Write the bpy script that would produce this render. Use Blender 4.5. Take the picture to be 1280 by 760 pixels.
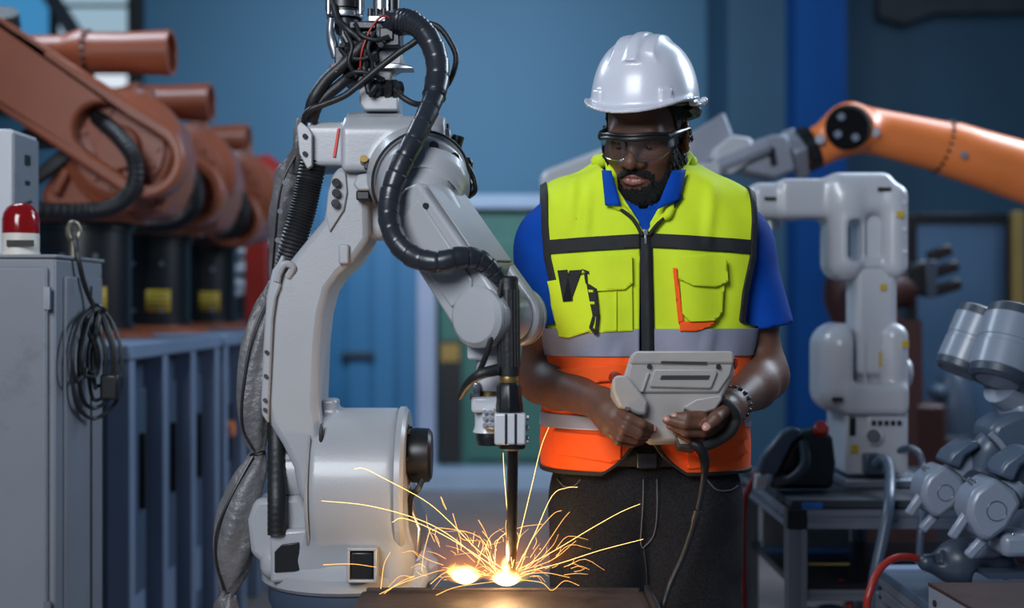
import bpy, bmesh, math, random
import numpy as np
from mathutils import Vector, Matrix, Euler

for o in list(bpy.data.objects): bpy.data.objects.remove(o)
SC = bpy.context.scene; COL = SC.collection
FPX = 1600.0; CH = 1.307            # focal length in pixels of the 1280 frame, camera height

# ---------------------------------------------------------------- camera
cam = bpy.data.cameras.new('camera'); cam.sensor_width = 36; cam.lens = 36 * FPX / 1280
cam.clip_start = .05; cam.clip_end = 80
cam.dof.use_dof = True; cam.dof.focus_distance = 2.50; cam.dof.aperture_fstop = 1.7
camo = bpy.data.objects.new('camera', cam); COL.objects.link(camo)
camo.location = (0, 0, CH); camo.rotation_euler = (math.pi / 2, 0, 0); SC.camera = camo

# ---------------------------------------------------------------- world and large lights
w = bpy.data.worlds.new('world'); SC.world = w; w.use_nodes = True
bg = w.node_tree.nodes['Background']; bg.inputs[0].default_value = (.13, .27, .44, 1); bg.inputs[1].default_value = .25

def area(name, loc, target, size, power, color, shape='RECTANGLE', sy=None, spread=180):
    l = bpy.data.lights.new(name, 'AREA'); l.shape = shape; l.size = size; l.size_y = sy or size
    l.energy = power; l.color = color; l.spread = math.radians(spread)
    o = bpy.data.objects.new(name, l); COL.objects.link(o); o.location = loc
    o.rotation_euler = (Vector(target) - Vector(loc)).to_track_quat('-Z', 'Y').to_euler()
    return o
area('key_light', (-1.25, -.6, 2.9), (.15, 2.6, 1.2), 1.5, 132, (.88, .93, 1.0))
area('rim_light', (3.0, 4.6, 3.2), (.3, 2.6, 1.2), 1.3, 95, (.72, .85, 1.0))
area('left_rim_light', (-2.0, 4.2, 3.6), (-.2, 2.6, 1.2), 1.0, 45, (.70, .84, 1.0))
area('hall_fill', (-.7, 4.6, 5.6), (-.45, 10.1, 1.7), 1.2, 62, (.66, .83, 1.0), spread=70)  # added narrow-spread light that makes a bright pool on the back wall
area('hall_fill.001', (2.6, 5.6, 4.6), (1.6, 5.0, .6), 1.6, 60, (.62, .80, 1.0))

SC.view_settings.view_transform = 'Standard'; SC.view_settings.look = 'None'
SC.view_settings.exposure = 0.0; SC.view_settings.gamma = 1.0; SC.view_settings.use_curve_mapping = False

# ---------------------------------------------------------------- helpers
def P(px, py, d): return Vector(((px - 640) * d / FPX, d, CH - (py - 380) * d / FPX))
def L(n, d): return n * d / FPX          # length of n pixels at depth d
def lin(c):
    c = [x / 255.0 for x in c]
    return tuple(x / 12.92 if x <= .04045 else ((x + .055) / 1.055) ** 2.4 for x in c) + (1,)

MATS = {}
def mat(name, col, rough=.5, metal=0, var=.12, vscale=6, bump=0, bscale=60, coat=0, spec=.5, dirt=None, dscale=3, dcut=.6, sheen=0, stretch=None, sss=0):
    """procedural material: colour varied by noise, optional dirt blotches and fine relief"""
    m = bpy.data.materials.new(name); m.use_nodes = True; nt = m.node_tree; N = nt.nodes
    b = N['Principled BSDF']; c = lin(col)
    tc = N.new('ShaderNodeTexCoord')
    src = tc.outputs['Object']
    if stretch:
        mp = N.new('ShaderNodeMapping'); mp.inputs['Scale'].default_value = stretch
        nt.links.new(src, mp.inputs['Vector']); src = mp.outputs['Vector']
    nz = N.new('ShaderNodeTexNoise'); nz.inputs['Scale'].default_value = vscale; nz.inputs['Detail'].default_value = 5
    nt.links.new(src, nz.inputs['Vector'])
    rp = N.new('ShaderNodeValToRGB'); rp.color_ramp.elements[0].position = .3; rp.color_ramp.elements[1].position = .7
    rp.color_ramp.elements[0].color = tuple(x * (1 - var) for x in c[:3]) + (1,)
    rp.color_ramp.elements[1].color = tuple(min(1, x * (1 + var)) for x in c[:3]) + (1,)
    nt.links.new(nz.outputs['Fac'], rp.inputs['Fac']); out = rp.outputs['Color']
    if dirt:
        n2 = N.new('ShaderNodeTexNoise'); n2.inputs['Scale'].default_value = dscale; n2.inputs['Detail'].default_value = 8; n2.inputs['Roughness'].default_value = .65
        nt.links.new(src, n2.inputs['Vector'])
        r2 = N.new('ShaderNodeValToRGB'); r2.color_ramp.elements[0].position = dcut; r2.color_ramp.elements[1].position = min(1, dcut + .15)
        nt.links.new(n2.outputs['Fac'], r2.inputs['Fac'])
        mx = N.new('ShaderNodeMixRGB'); mx.inputs[2].default_value = lin(dirt)
        nt.links.new(r2.outputs['Color'], mx.inputs[0]); nt.links.new(out, mx.inputs[1]); out = mx.outputs[0]
    nt.links.new(out, b.inputs['Base Color'])
    b.inputs['Roughness'].default_value = rough; b.inputs['Metallic'].default_value = metal
    b.inputs['Coat Weight'].default_value = coat; b.inputs['Coat Roughness'].default_value = .15
    b.inputs['Specular IOR Level'].default_value = spec
    if sheen: b.inputs['Sheen Weight'].default_value = sheen
    if bump:
        n3 = N.new('ShaderNodeTexNoise'); n3.inputs['Scale'].default_value = bscale; n3.inputs['Detail'].default_value = 4
        nt.links.new(src, n3.inputs['Vector'])
        bp = N.new('ShaderNodeBump'); bp.inputs['Strength'].default_value = bump; bp.inputs['Distance'].default_value = .01
        nt.links.new(n3.outputs['Fac'], bp.inputs['Height']); nt.links.new(bp.outputs['Normal'], b.inputs['Normal'])
    MATS[name] = m; return m
def emit(name, col, strength):
    m = bpy.data.materials.new(name); m.use_nodes = True; nt = m.node_tree
    b = nt.nodes['Principled BSDF']; b.inputs['Base Color'].default_value = (0, 0, 0, 1)
    b.inputs['Emission Color'].default_value = lin(col); b.inputs['Emission Strength'].default_value = strength
    MATS[name] = m; return m
def clear(name, tint, rough=.03, refl=.08, opac=0.0):
    """thin clear plastic or glass: see-through with a Fresnel gloss"""
    m = bpy.data.materials.new(name); m.use_nodes = True; nt = m.node_tree; N = nt.nodes
    N.remove(N['Principled BSDF'])
    t = N.new('ShaderNodeBsdfTransparent'); t.inputs[0].default_value = lin(tint)
    g = N.new('ShaderNodeBsdfGlossy'); g.inputs['Roughness'].default_value = rough
    fr = N.new('ShaderNodeLayerWeight'); fr.inputs[0].default_value = .5
    pw = N.new('ShaderNodeMath'); pw.operation = 'POWER'; pw.inputs[1].default_value = 4
    ad = N.new('ShaderNodeMath'); ad.operation = 'MULTIPLY_ADD'; ad.inputs[1].default_value = .55; ad.inputs[2].default_value = refl
    nt.links.new(fr.outputs['Facing'], pw.inputs[0]); nt.links.new(pw.outputs[0], ad.inputs[0])
    mx = N.new('ShaderNodeMixShader'); nt.links.new(ad.outputs[0], mx.inputs[0]); nt.links.new(t.outputs[0], mx.inputs[1]); nt.links.new(g.outputs[0], mx.inputs[2])
    nt.links.new(mx.outputs[0], N['Material Output'].inputs[0])
    MATS[name] = m; return m

def spline(pts, n=6):
    pts = [Vector(p) for p in pts]
    if len(pts) < 3: return pts
    q = [pts[0] * 2 - pts[1]] + pts + [pts[-1] * 2 - pts[-2]]; out = []
    for i in range(1, len(q) - 2):
        a, b, c, d = q[i - 1:i + 3]
        for k in range(n):
            t = k / n
            out.append(.5 * (2 * b + (c - a) * t + (2 * a - 5 * b + 4 * c - d) * t * t + (3 * b - a - 3 * c + d) * t ** 3))
    out.append(pts[-1]); return out
def frame(a):
    a = Vector(a).normalized(); u = Vector((0, 0, 1)) if abs(a.z) < .9 else Vector((1, 0, 0))
    x = u.cross(a).normalized(); return x, a.cross(x).normalized(), a

class MB:
    def __init__(s): s.v = []; s.f = []
    def add(s, v, f):
        o = len(s.v); s.v += [tuple(x) for x in v]; s.f += [tuple(i + o for i in q) for q in f]; return s
    def box(s, c, size, R=None):
        c = Vector(c); h = Vector(size) / 2; v = []
        for z in (-1, 1):
            for y in (-1, 1):
                for x in (-1, 1):
                    p = Vector((x * h.x, y * h.y, z * h.z))
                    v.append(c + (R @ p if R else p))
        return s.add(v, [(0, 2, 3, 1), (4, 5, 7, 6), (0, 1, 5, 4), (2, 6, 7, 3), (0, 4, 6, 2), (1, 3, 7, 5)])
    def boxp(s, x0, y0, x1, y1, d0, d1):
        a = P(x0, y1, d0); b = P(x1, y0, d0)
        return s.box(((a.x + b.x) / 2, (d0 + d1) / 2, (a.z + b.z) / 2), (b.x - a.x, abs(d1 - d0), b.z - a.z))
    def beam(s, a, b, wx, wy, up=None):
        a = Vector(a); b = Vector(b); z = (b - a).normalized()
        x, y, z = frame(z) if up is None else (Vector(up).cross(z).normalized(), z.cross(Vector(up).cross(z)).normalized(), z)
        R = Matrix((x, y, z)).transposed()
        return s.box((a + b) / 2, (wx, wy, (b - a).length), R)
    def poly(s, pts, t):
        """planar outline extruded by the vector t"""
        n = len(pts); pts = [Vector(p) for p in pts]; t = Vector(t)
        nrm = Vector((0, 0, 0))
        for i in range(n):
            a = pts[i]; b = pts[(i + 1) % n]; nrm += a.cross(b)
        if nrm.dot(t) > 0: pts = pts[::-1]
        v = pts + [p + t for p in pts]
        return s.add(v, [tuple(range(n)), tuple(range(2 * n - 1, n - 1, -1))] + [(i, i + n, (i + 1) % n + n, (i + 1) % n) for i in range(n)])
    def prism(s, px, d0, d1): return s.poly([P(x, y, d0) for x, y in px], (0, d1 - d0, 0))
    def tube(s, pts, r, seg=10, n=0, caps=True, flat=None):
        if n: pts = spline(pts, n)
        pts = [Vector(p) for p in pts]; m = len(pts)
        rs = [r] * m if isinstance(r, (int, float)) else ([r(i / (m - 1)) for i in range(m)] if callable(r) else list(np.interp(np.linspace(0, 1, m), np.linspace(0, 1, len(r)), r)))
        v = []; f = []; px = None
        for i, p in enumerate(pts):
            t = (pts[min(i + 1, m - 1)] - pts[max(i - 1, 0)]).normalized()
            if px is None: x, y, _ = frame(t)
            else:
                x = (px - t * px.dot(t))
                x = x.normalized() if x.length > 1e-6 else frame(t)[0]
                y = t.cross(x)
            px = x
            for k in range(seg):
                a = 2 * math.pi * k / seg
                v.append(p + (x * math.cos(a) + y * math.sin(a)) * rs[i])
        for i in range(m - 1):
            for k in range(seg):
                k2 = (k + 1) % seg
                f.append((i * seg + k, i * seg + k2, (i + 1) * seg + k2, (i + 1) * seg + k))
        if caps: f += [tuple(range(seg))[::-1], tuple(range((m - 1) * seg, m * seg))]
        return s.add(v, f)
    def cyl(s, a, b, r0, r1=None, seg=24): return s.lathe([(0, 0), (r0, 0), (r0 if r1 is None else r1, 1), (0, 1)], a, b, seg)
    def lathe(s, prof, a, b, seg=28):
        """profile of (radius, position 0..1 along a-b)"""
        a = Vector(a); b = Vector(b); x, y, z = frame(b - a); ln = (b - a).length; v = []; f = []; idx = []
        for r, h in prof:
            if r < 1e-6: idx.append([len(v)] * seg); v.append(a + z * ln * h)
            else:
                idx.append(list(range(len(v), len(v) + seg)))
                for k in range(seg):
                    t = 2 * math.pi * k / seg; v.append(a + z * ln * h + (x * math.cos(t) + y * math.sin(t)) * r)
        for i in range(len(prof) - 1):
            A, B = idx[i], idx[i + 1]
            for k in range(seg):
                k2 = (k + 1) % seg; q = [A[k], A[k2], B[k2], B[k]]; q = [e for j, e in enumerate(q) if e not in q[:j]]
                if len(q) > 2: f.append(tuple(q))
        return s.add(v, f)
    def ball(s, c, r, R=None, seg=20, rings=12):
        c = Vector(c); r = Vector((r, r, r)) if isinstance(r, (int, float)) else Vector(r); v = []; f = []
        for i in range(rings + 1):
            th = math.pi * i / rings
            for k in range(seg):
                a = 2 * math.pi * k / seg
                p = Vector((r.x * math.sin(th) * math.cos(a), r.y * math.sin(th) * math.sin(a), r.z * math.cos(th)))
                v.append(c + (R @ p if R else p))
        for i in range(rings):
            for k in range(seg):
                k2 = (k + 1) % seg; q = (i * seg + k, (i + 1) * seg + k, (i + 1) * seg + k2, i * seg + k2)
                f.append(q)
        return s.add(v, f)

OFF = {}
def tag(o, label=None, cat=None, group=None, kind=None):
    if label: o['label'] = label
    if cat: o['category'] = cat
    if group: o['group'] = group
    if kind: o['kind'] = kind
    return o
def thing(name, label, cat, loc, group=None):
    o = bpy.data.objects.new(name, None); COL.objects.link(o); o.location = loc; o.empty_display_size = .05
    OFF[o.name] = Vector(loc); return tag(o, label, cat, group)
def meshobj(name, V, Fc, m, parent=None, bevel=0, ang=38, solid=0, solid_off=1, merge=True, sub=0):
    me = bpy.data.meshes.new(name)
    off = OFF[parent.name] if parent else None
    V = np.asarray(V, dtype=float)
    if parent is None and len(V):
        off = Vector(((V[:, 0].min() + V[:, 0].max()) / 2, (V[:, 1].min() + V[:, 1].max()) / 2, V[:, 2].min()))
    V = V - np.array(off)
    me.from_pydata(V.tolist(), [], [tuple(int(i) for i in q) for q in Fc]); 
    if merge:
        b = bmesh.new(); b.from_mesh(me); bmesh.ops.remove_doubles(b, verts=b.verts, dist=1e-5)
        bmesh.ops.recalc_face_normals(b, faces=b.faces) if merge == 2 else None
        b.to_mesh(me); b.free()
    me.validate()
    for p in me.polygons: p.use_smooth = True
    me.set_sharp_from_angle(angle=math.radians(ang))
    ms = m if isinstance(m, (list, tuple)) else [m]
    for q in ms: me.materials.append(MATS[q] if isinstance(q, str) else q)
    o = bpy.data.objects.new(name, me); COL.objects.link(o)
    if parent: o.parent = parent
    else: o.location = off
    OFF[o.name] = Vector(off)
    if bevel:
        md = o.modifiers.new('bevel', 'BEVEL'); md.width = bevel; md.segments = 2; md.limit_method = 'ANGLE'; md.angle_limit = math.radians(35); md.harden_normals = False
    if solid:
        md = o.modifiers.new('solid', 'SOLIDIFY'); md.thickness = solid; md.offset = solid_off
    if sub:
        md = o.modifiers.new('sub', 'SUBSURF'); md.levels = sub; md.render_levels = sub
    return o
def obj(name, mb, m, parent=None, bevel=0, ang=38, **k): return meshobj(name, mb.v, mb.f, m, parent, bevel, ang, merge=2, **k)
def struct(name, mb, m, parent=None, **k):
    o = obj(name, mb, m, parent, **k)
    if parent is None: o['kind'] = 'structure'
    return o
def copy_tree(o, parent=None):
    c = o.copy(); COL.objects.link(c); c.parent = parent
    if o.name in OFF: OFF[c.name] = OFF[o.name]
    for ch in list(o.children): copy_tree(ch, c)
    return c

# ---------------------------------------------------------------- signed distance toolkit for organic shapes
def grid(b0, b1, h):
    ax = [np.arange(b0[i], b1[i] + h, h, dtype=np.float32) for i in range(3)]
    return np.meshgrid(*ax, indexing='ij'), np.array(b0, dtype=np.float32), h
def nets(f, o, h):
    """surface nets: iso-surface of f = 0 as vertices and quads"""
    ins = f < 0; nx, ny, nz = f.shape
    c = np.zeros((nx - 1, ny - 1, nz - 1), np.uint8)
    offs = [(i, j, k) for i in (0, 1) for j in (0, 1) for k in (0, 1)]
    for i, j, k in offs: c += ins[i:nx - 1 + i, j:ny - 1 + j, k:nz - 1 + k]
    act = (c > 0) & (c < 8); ids = np.argwhere(act); num = -np.ones(act.shape, np.int64); num[act] = np.arange(len(ids))
    vals = np.stack([f[ids[:, 0] + i, ids[:, 1] + j, ids[:, 2] + k] for i, j, k in offs], 1)
    acc = np.zeros((len(ids), 3)); cnt = np.zeros(len(ids))
    for a in range(8):
        for b in range(a + 1, 8):
            da = np.array(offs[a]); db = np.array(offs[b])
            if np.abs(da - db).sum() != 1: continue
            va, vb = vals[:, a], vals[:, b]; m = (va < 0) != (vb < 0)
            t = np.where(m, va / np.where(m, va - vb, 1), 0)
            acc += np.where(m[:, None], da + t[:, None] * (db - da), 0); cnt += m
    V = (ids + acc / cnt[:, None]) * h + o
    Q = []
    for ax in range(3):
        u, v = [(1, 2), (2, 0), (0, 1)][ax]
        s0 = [slice(None)] * 3; s1 = [slice(None)] * 3; s0[ax] = slice(0, -1); s1[ax] = slice(1, None)
        A = ins[tuple(s0)]; B = ins[tuple(s1)]; e = np.argwhere(A != B)
        e = e[(e[:, u] > 0) & (e[:, v] > 0) & (e[:, u] < f.shape[u] - 1) & (e[:, v] < f.shape[v] - 1)]
        q = []
        for du, dv in ((-1, -1), (0, -1), (0, 0), (-1, 0)):
            w_ = e.copy(); w_[:, u] += du; w_[:, v] += dv; q.append(num[w_[:, 0], w_[:, 1], w_[:, 2]])
        q = np.stack(q, 1); fl = ~A[e[:, 0], e[:, 1], e[:, 2]]
        q[fl] = q[fl][:, ::-1]; Q.append(q)
    Q = np.concatenate(Q); return V, Q[(Q >= 0).all(1)]
def tri(Q): return np.concatenate([Q[:, [0, 1, 2]], Q[:, [0, 2, 3]]])
def ln3(x, y, z): return np.sqrt(x * x + y * y + z * z)
def sph(p, c, r): return ln3(p[0] - c[0], p[1] - c[1], p[2] - c[2]) - r
def loc(p, c, R=None):
    x, y, z = p[0] - c[0], p[1] - c[1], p[2] - c[2]
    if R is None: return x, y, z
    R = np.array(R); return tuple(R[0][i] * x + R[1][i] * y + R[2][i] * z for i in range(3))
def ell(p, c, r, R=None):
    x, y, z = loc(p, c, R)
    k0 = ln3(x / r[0], y / r[1], z / r[2]); k1 = ln3(x / r[0] ** 2, y / r[1] ** 2, z / r[2] ** 2)
    return k0 * (k0 - 1) / np.maximum(k1, 1e-6)
def rbox(p, c, h, r, R=None):
    x, y, z = loc(p, c, R); qx, qy, qz = abs(x) - h[0] + r, abs(y) - h[1] + r, abs(z) - h[2] + r
    return ln3(np.maximum(qx, 0), np.maximum(qy, 0), np.maximum(qz, 0)) + np.minimum(np.maximum(qx, np.maximum(qy, qz)), 0) - r
def cap(p, a, b, ra, rb=None):
    rb = ra if rb is None else rb; a = np.array(a, float); b = np.array(b, float); d = b - a
    x, y, z = p[0] - a[0], p[1] - a[1], p[2] - a[2]
    t = np.clip((x * d[0] + y * d[1] + z * d[2]) / max(1e-9, d.dot(d)), 0, 1)
    return ln3(x - t * d[0], y - t * d[1], z - t * d[2]) - (ra + (rb - ra) * t)
def chain(p, pts, rs, k=0):
    out = None
    for i in range(len(pts) - 1):
        q = cap(p, pts[i], pts[i + 1], rs[i], rs[i + 1]); out = q if out is None else (smin(out, q, k) if k else np.minimum(out, q))
    return out
def smin(a, b, k): h = np.maximum(k - abs(a - b), 0) / k; return np.minimum(a, b) - h * h * k * .25
def smax(a, b, k): return -smin(-a, -b, k)
_rs = np.random.RandomState(7)
_NW = [(_rs.normal(size=3), _rs.uniform(0, 6.28)) for _ in range(14)]
def wob(p, freq, n=6, s=(1, 1, 1)):
    """cheap smooth pseudo-noise from a few sine waves, about -1..1"""
    o = 0
    for (k, ph) in _NW[:n]: o = o + np.sin(freq * (k[0] * p[0] * s[0] + k[1] * p[1] * s[1] + k[2] * p[2] * s[2]) + ph)
    return o / n ** .5 / 1.4
def split(V, T, g):
    """cut a triangle mesh along g = 0; returns vertices, kept triangles (g > 0), other triangles"""
    g = np.where(abs(g) < 1e-9, 1e-9, g); pos = g > 0; s = pos[T].sum(1)
    keep = [T[s == 3]]; rest = [T[s == 0]]; nv = [V]; n = len(V)
    for cntp in (1, 2):
        M = T[s == cntp]
        if not len(M): continue
        pm = pos[M]; odd = np.argmax(pm, 1) if cntp == 1 else np.argmin(pm, 1)
        r = np.arange(len(M)); a, b, c = M[r, odd], M[r, (odd + 1) % 3], M[r, (odd + 2) % 3]
        tb = (g[a] / (g[a] - g[b]))[:, None]; tc_ = (g[a] / (g[a] - g[c]))[:, None]
        pb = V[a] + (V[b] - V[a]) * tb; pc = V[a] + (V[c] - V[a]) * tc_
        ib = n + np.arange(len(M)); ic = ib + len(M); n += 2 * len(M); nv += [pb, pc]
        one = np.stack([a, ib, ic], 1); two = np.concatenate([np.stack([ib, b, c], 1), np.stack([ib, c, ic], 1)])
        (keep if cntp == 1 else rest).append(one); (rest if cntp == 1 else keep).append(two)
    V2 = np.concatenate(nv); return V2, np.concatenate(keep), np.concatenate(rest)
def compact(V, T):
    u, inv = np.unique(T, return_inverse=True); V = V[u]; T = inv.reshape(T.shape)
    k = np.round(V / 1e-6).astype(np.int64); _, i, j = np.unique(k, axis=0, return_index=True, return_inverse=True)
    j = j.reshape(-1); T = j[T]; V = V[i]
    ok = (T[:, 0] != T[:, 1]) & (T[:, 1] != T[:, 2]) & (T[:, 0] != T[:, 2]); return V, T[ok]
def vnorm(V, T):
    n = np.cross(V[T[:, 1]] - V[T[:, 0]], V[T[:, 2]] - V[T[:, 0]]); o = np.zeros_like(V)
    for i in range(3): np.add.at(o, T[:, i], n)
    return o / np.maximum(np.linalg.norm(o, axis=1), 1e-12)[:, None]
def pix(V): return 640 + V[:, 0] * FPX / V[:, 1], 380 - (V[:, 2] - CH) * FPX / V[:, 1]

# ---------------------------------------------------------------- materials
mat('white_paint', (158, 160, 164), .38, 0, .05, 5, .05, 180, .25, dirt=(150, 150, 150), dscale=7, dcut=.66)
mat('white_smooth', (190, 192, 198), .28, 0, .04, 6, 0, 60, .3)
mat('grey_paint', (150, 152, 156), .45, 0, .06, 6, .05, 200)
mat('steel', (170, 172, 178), .32, .9, .1, 20)
mat('dark_steel', (70, 70, 74), .45, .8, .2, 20, .1, 80)
mat('black_plastic', (22, 23, 26), .35, 0, .2, 10)
mat('black_rubber', (26, 27, 30), .5, 0, .2, 20, .1, 120)
mat('hose_wrap', (38, 41, 48), .28, 0, .2, 20, .05, 60)
mat('orange_paint', (146, 78, 52), .36, 0, .12, 5, .04, 120, .2, dirt=(110, 58, 40), dscale=5, dcut=.6)
mat('bright_orange_paint', (242, 132, 66), .36, 0, .06, 5, .03, 120, .2, dirt=(180, 90, 40), dscale=6, dcut=.64)
mat('red_paint', (150, 40, 30), .4)
mat('aluminium', (150, 155, 165), .4, .75, .08, 10)
mat('brass', (176, 146, 92), .35, .9); mat('dull_zinc', (120, 112, 100), .45, .7)
mat('yellow_sticker', (190, 160, 40), .5)
mat('dark_print', (40, 36, 30), .6)
# ================================================================ the setting
mat('floor_concrete', (132, 118, 114), .42, 0, .16, 1.6, .08, 30, dirt=(98, 90, 90), dscale=1.2, dcut=.52)
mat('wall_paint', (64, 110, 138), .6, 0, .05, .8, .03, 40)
mat('wall_paint_shaded', (46, 82, 106), .6, 0, .05, .8, .03, 40)  # darker copy of the wall paint, weaker light on the right painted in
mat('column_blue', (4, 62, 122), .75, 0, .06, 3, spec=.2)
mat('door_blue', (52, 110, 150), .45, 0, .1, 2, stretch=(1, 1, .3))
mat('lilac_frame', (150, 156, 178), .5, 0, .06, 3)
mat('machine_green', (52, 98, 88), .5, 0, .12, 3)
mat('pale_ledge', (150, 165, 185), .5, 0, .06, 4)
mat('dark_grey', (52, 58, 66), .6, 0, .15, 4)  # plain dark grey coat of housings and boards
mat('bench_blue_grey', (74, 90, 112), .5, 0, .08, 3, dirt=(66, 82, 108), dscale=4, dcut=.6)
mat('bench_top_light', (120, 136, 162), .45, 0, .06, 4)
mat('wood_yellow', (150, 118, 52), .5, 0, .2, 6)
emit('day_pane', (160, 190, 208), .85)
emit('day_pane_blue', (70, 150, 205), .75)
emit('day_pane_white', (220, 230, 242), 1.0)

struct('floor', MB().box((0, 4.5, -.05), (15, 13, .1)), 'floor_concrete')
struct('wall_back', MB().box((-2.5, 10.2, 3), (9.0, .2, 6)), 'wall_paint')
struct('wall_right', MB().box((4.85, 9.5, 3), (6.66, 1.0, 6)), 'wall_paint_shaded')
struct('wall_left', MB().box((-6.1, 5.0, 3), (.2, 10.3, 6)), 'wall_paint')
o = struct('trim_1', MB().box((-.2, 10.06, .16), (8.5, .08, .32)), 'pale_ledge', bevel=.01)
# window high on the left of the back wall
wx0 = P(-60, 0, 10).x; wx1 = P(160, 0, 10).x; wz0 = P(0, 126, 10).z; wz1 = 4.35
win = struct('window_1', MB().box(((wx0 + wx1) / 2, 10.085, (wz0 + wz1) / 2), (wx1 - wx0 + .2, .05, wz1 - wz0 + .2)), 'black_plastic')
def pane(x0, y0, x1, y1, m):
    a = P(x0, y1, 10.0); b = P(x1, y0, 10.0)
    obj('pane', MB().box(((a.x + b.x) / 2, 10.05, (a.z + b.z) / 2), (b.x - a.x, .012, b.z - a.z)), m, win)
pane(-58, -80, 62, 90, 'day_pane_blue'); pane(-58, 94, 62, 124, 'day_pane_blue')
pane(70, -80, 158, 3, 'day_pane'); pane(70, 8, 158, 88, 'day_pane'); pane(70, 92, 158, 124, 'day_pane_white')
fb = MB()
for x in (-60, 66, 164): fb.box((P(x, 0, 10).x, 10.03, (wz0 + wz1) / 2), (.07, .05, wz1 - wz0 + .12))
obj('window_frame', fb, 'black_plastic', win, bevel=.006)
obj('window_brace', MB().beam(P(40, -40, 9.97), P(112, 70, 9.97), .12, .05, (0, 1, 0)), 'dark_grey', win)
bq = P(1098, 20, 8.9); o = struct('overhead_beam', MB().poly([(bq.x, 8.9, bq.z), (bq.x + .18, 8.9, bq.z - .06), (bq.x + .4, 8.9, bq.z + .02), (bq.x + 3, 8.9, bq.z + .05), (bq.x + 3, 8.9, bq.z + .6), (bq.x, 8.9, bq.z + .6)], (0, .1, 0)), 'dark_grey', bevel=.01)  # dark overhead beam, set against the right wall
# blue structural column on the right
col = thing('steel_column', 'tall blue steel column behind the man, right of his shoulder', 'column', (P(1019, 0, 8).x, 8, 0))
cx = P(1019, 0, 8).x
obj('flange', MB().box((cx, 7.86, 3), (.31, .02, 6)), 'column_blue', col); obj('flange', MB().box((cx, 8.14, 3), (.31, .02, 6)), 'column_blue', col)
obj('web', MB().box((cx, 8, 3), (.03, .27, 6)), 'column_blue', col); obj('base_plate', MB().box((cx, 8, .015), (.45, .45, .03)), 'column_blue', col, bevel=.004)

# ---------------------------------------------------------------- far middle: door, post, green machine, platform
pl = struct('trim_2', MB().box((P(560, 0, 9).x + .1, 9.3, .075), (3.2, .8, .15)), 'pale_ledge', bevel=.01)
D = 9.2
dr = struct('door_1', MB().boxp(395, 232, 528, 585, D + .3, D + .36), 'door_blue', bevel=.006)
for x0, x1 in ((398, 428), (434, 462), (466, 494), (498, 524)): obj('door_panel', MB().boxp(x0, 240, x1, 578, D + .27, D + .3), 'door_blue', dr, bevel=.008)
obj('door_handle', MB().boxp(426, 440, 468, 446, D + .22, D + .26), 'dark_grey', dr)
ps = thing('frame_post', 'pale lilac upright post at left of the green machine', 'post', (P(533, 0, D).x, D, .15))
obj('post', MB().boxp(521, 240, 545, 586, D, D + .16), 'lilac_frame', ps, bevel=.01); obj('cap', MB().boxp(518, 232, 548, 241, D - .02, D + .18), 'lilac_frame', ps, bevel=.006)
gm = thing('green_machine', 'dark green machine cabinet standing behind the man and robot wrist', 'machine', (P(620, 0, D).x, D + .3, .15))
obj('housing', MB().boxp(548, 262, 700, 585, D, D + .5), 'machine_green', gm, bevel=.02)
obj('top_ledge', MB().boxp(545, 243, 706, 261, D - .06, D + .5), 'pale_ledge', gm, bevel=.01)
obj('door', MB().boxp(582, 300, 690, 575, D - .03, D), 'machine_green', gm, bevel=.01)
obj('control_slot', MB().boxp(550, 425, 577, 580, D - .02, D), 'black_plastic', gm, bevel=.004)
obj('warning_plate', MB().boxp(551, 430, 574, 452, D - .035, D - .02), 'wood_yellow', gm)
# grey machine seen between orange robots and the white robot arm
D = 7.8
fm = thing('grey_machine', 'blurred grey machine with pale coiled tubing right of the orange robots', 'machine', (P(318, 0, D).x, D + .3, 0))
obj('housing', MB().boxp(282, 310, 392, 640, D, D + .5), 'dark_grey', fm, bevel=.02)
obj('top_panel', MB().boxp(278, 296, 396, 310, D - .05, D + .5), 'grey_paint', fm, bevel=.01)
obj('front_panel', MB().boxp(290, 400, 388, 640, D - .04, D), 'bench_blue_grey', fm, bevel=.02)
for i, (x, y, r) in enumerate(((298, 322, 14), (304, 344, 13), (290, 360, 11))):
    q = MB(); q.tube([P(x + r * 1.3 * math.cos(a), y + r * .6 * math.sin(a), D - .06 - .01 * k) for k, a in enumerate(np.linspace(0, 6.2, 16))], L(5, D), 8)
    obj('coiled_tube', q, 'white_smooth', fm)
# ================================================================ left side
mat('cabinet_grey', (118, 122, 130), .5, 0, .06, 4, .04, 150, dirt=(96, 101, 110), dscale=5, dcut=.56)
mat('cream_plastic', (205, 200, 190), .45)
m = mat('red_lens', (150, 18, 22), .12, 0, .05); m.node_tree.nodes['Principled BSDF'].inputs['Transmission Weight'].default_value = .35
# control cabinet
X1 = P(65, 0, 2.85).x; X0 = X1 - .62; ZT = 1.41
cab = thing('control_cabinet', 'tall grey steel control cabinet with the red beacon on top', 'cabinet', ((X0 + X1) / 2, 3.03, 0))
obj('body', MB().box(((X0 + X1) / 2, 3.035, ZT / 2), (.62, .33, ZT)), 'cabinet_grey', cab, bevel=.006)
dd = obj('door', MB().box(((X0 + X1) / 2 - .004, 2.862, ZT / 2 - .005), (.60, .02, ZT - .03)), 'cabinet_grey', cab, bevel=.005)
obj('door_lock', MB().cyl((X0 + .1, 2.853, 1.0), (X0 + .1, 2.835, 1.0), .014, seg=16), 'steel', dd)
obj('hinge', MB().box((X1 - .01, 2.85, 1.32), (.014, .012, .05)), 'steel', dd); obj('hinge', MB().box((X1 - .01, 2.85, .62), (.014, .012, .05)), 'steel', dd)
obj('side_panel', MB().box((X1 + .003, 3.05, ZT / 2 - .01), (.008, .26, ZT - .06)), 'cabinet_grey', cab, bevel=.003)
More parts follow.
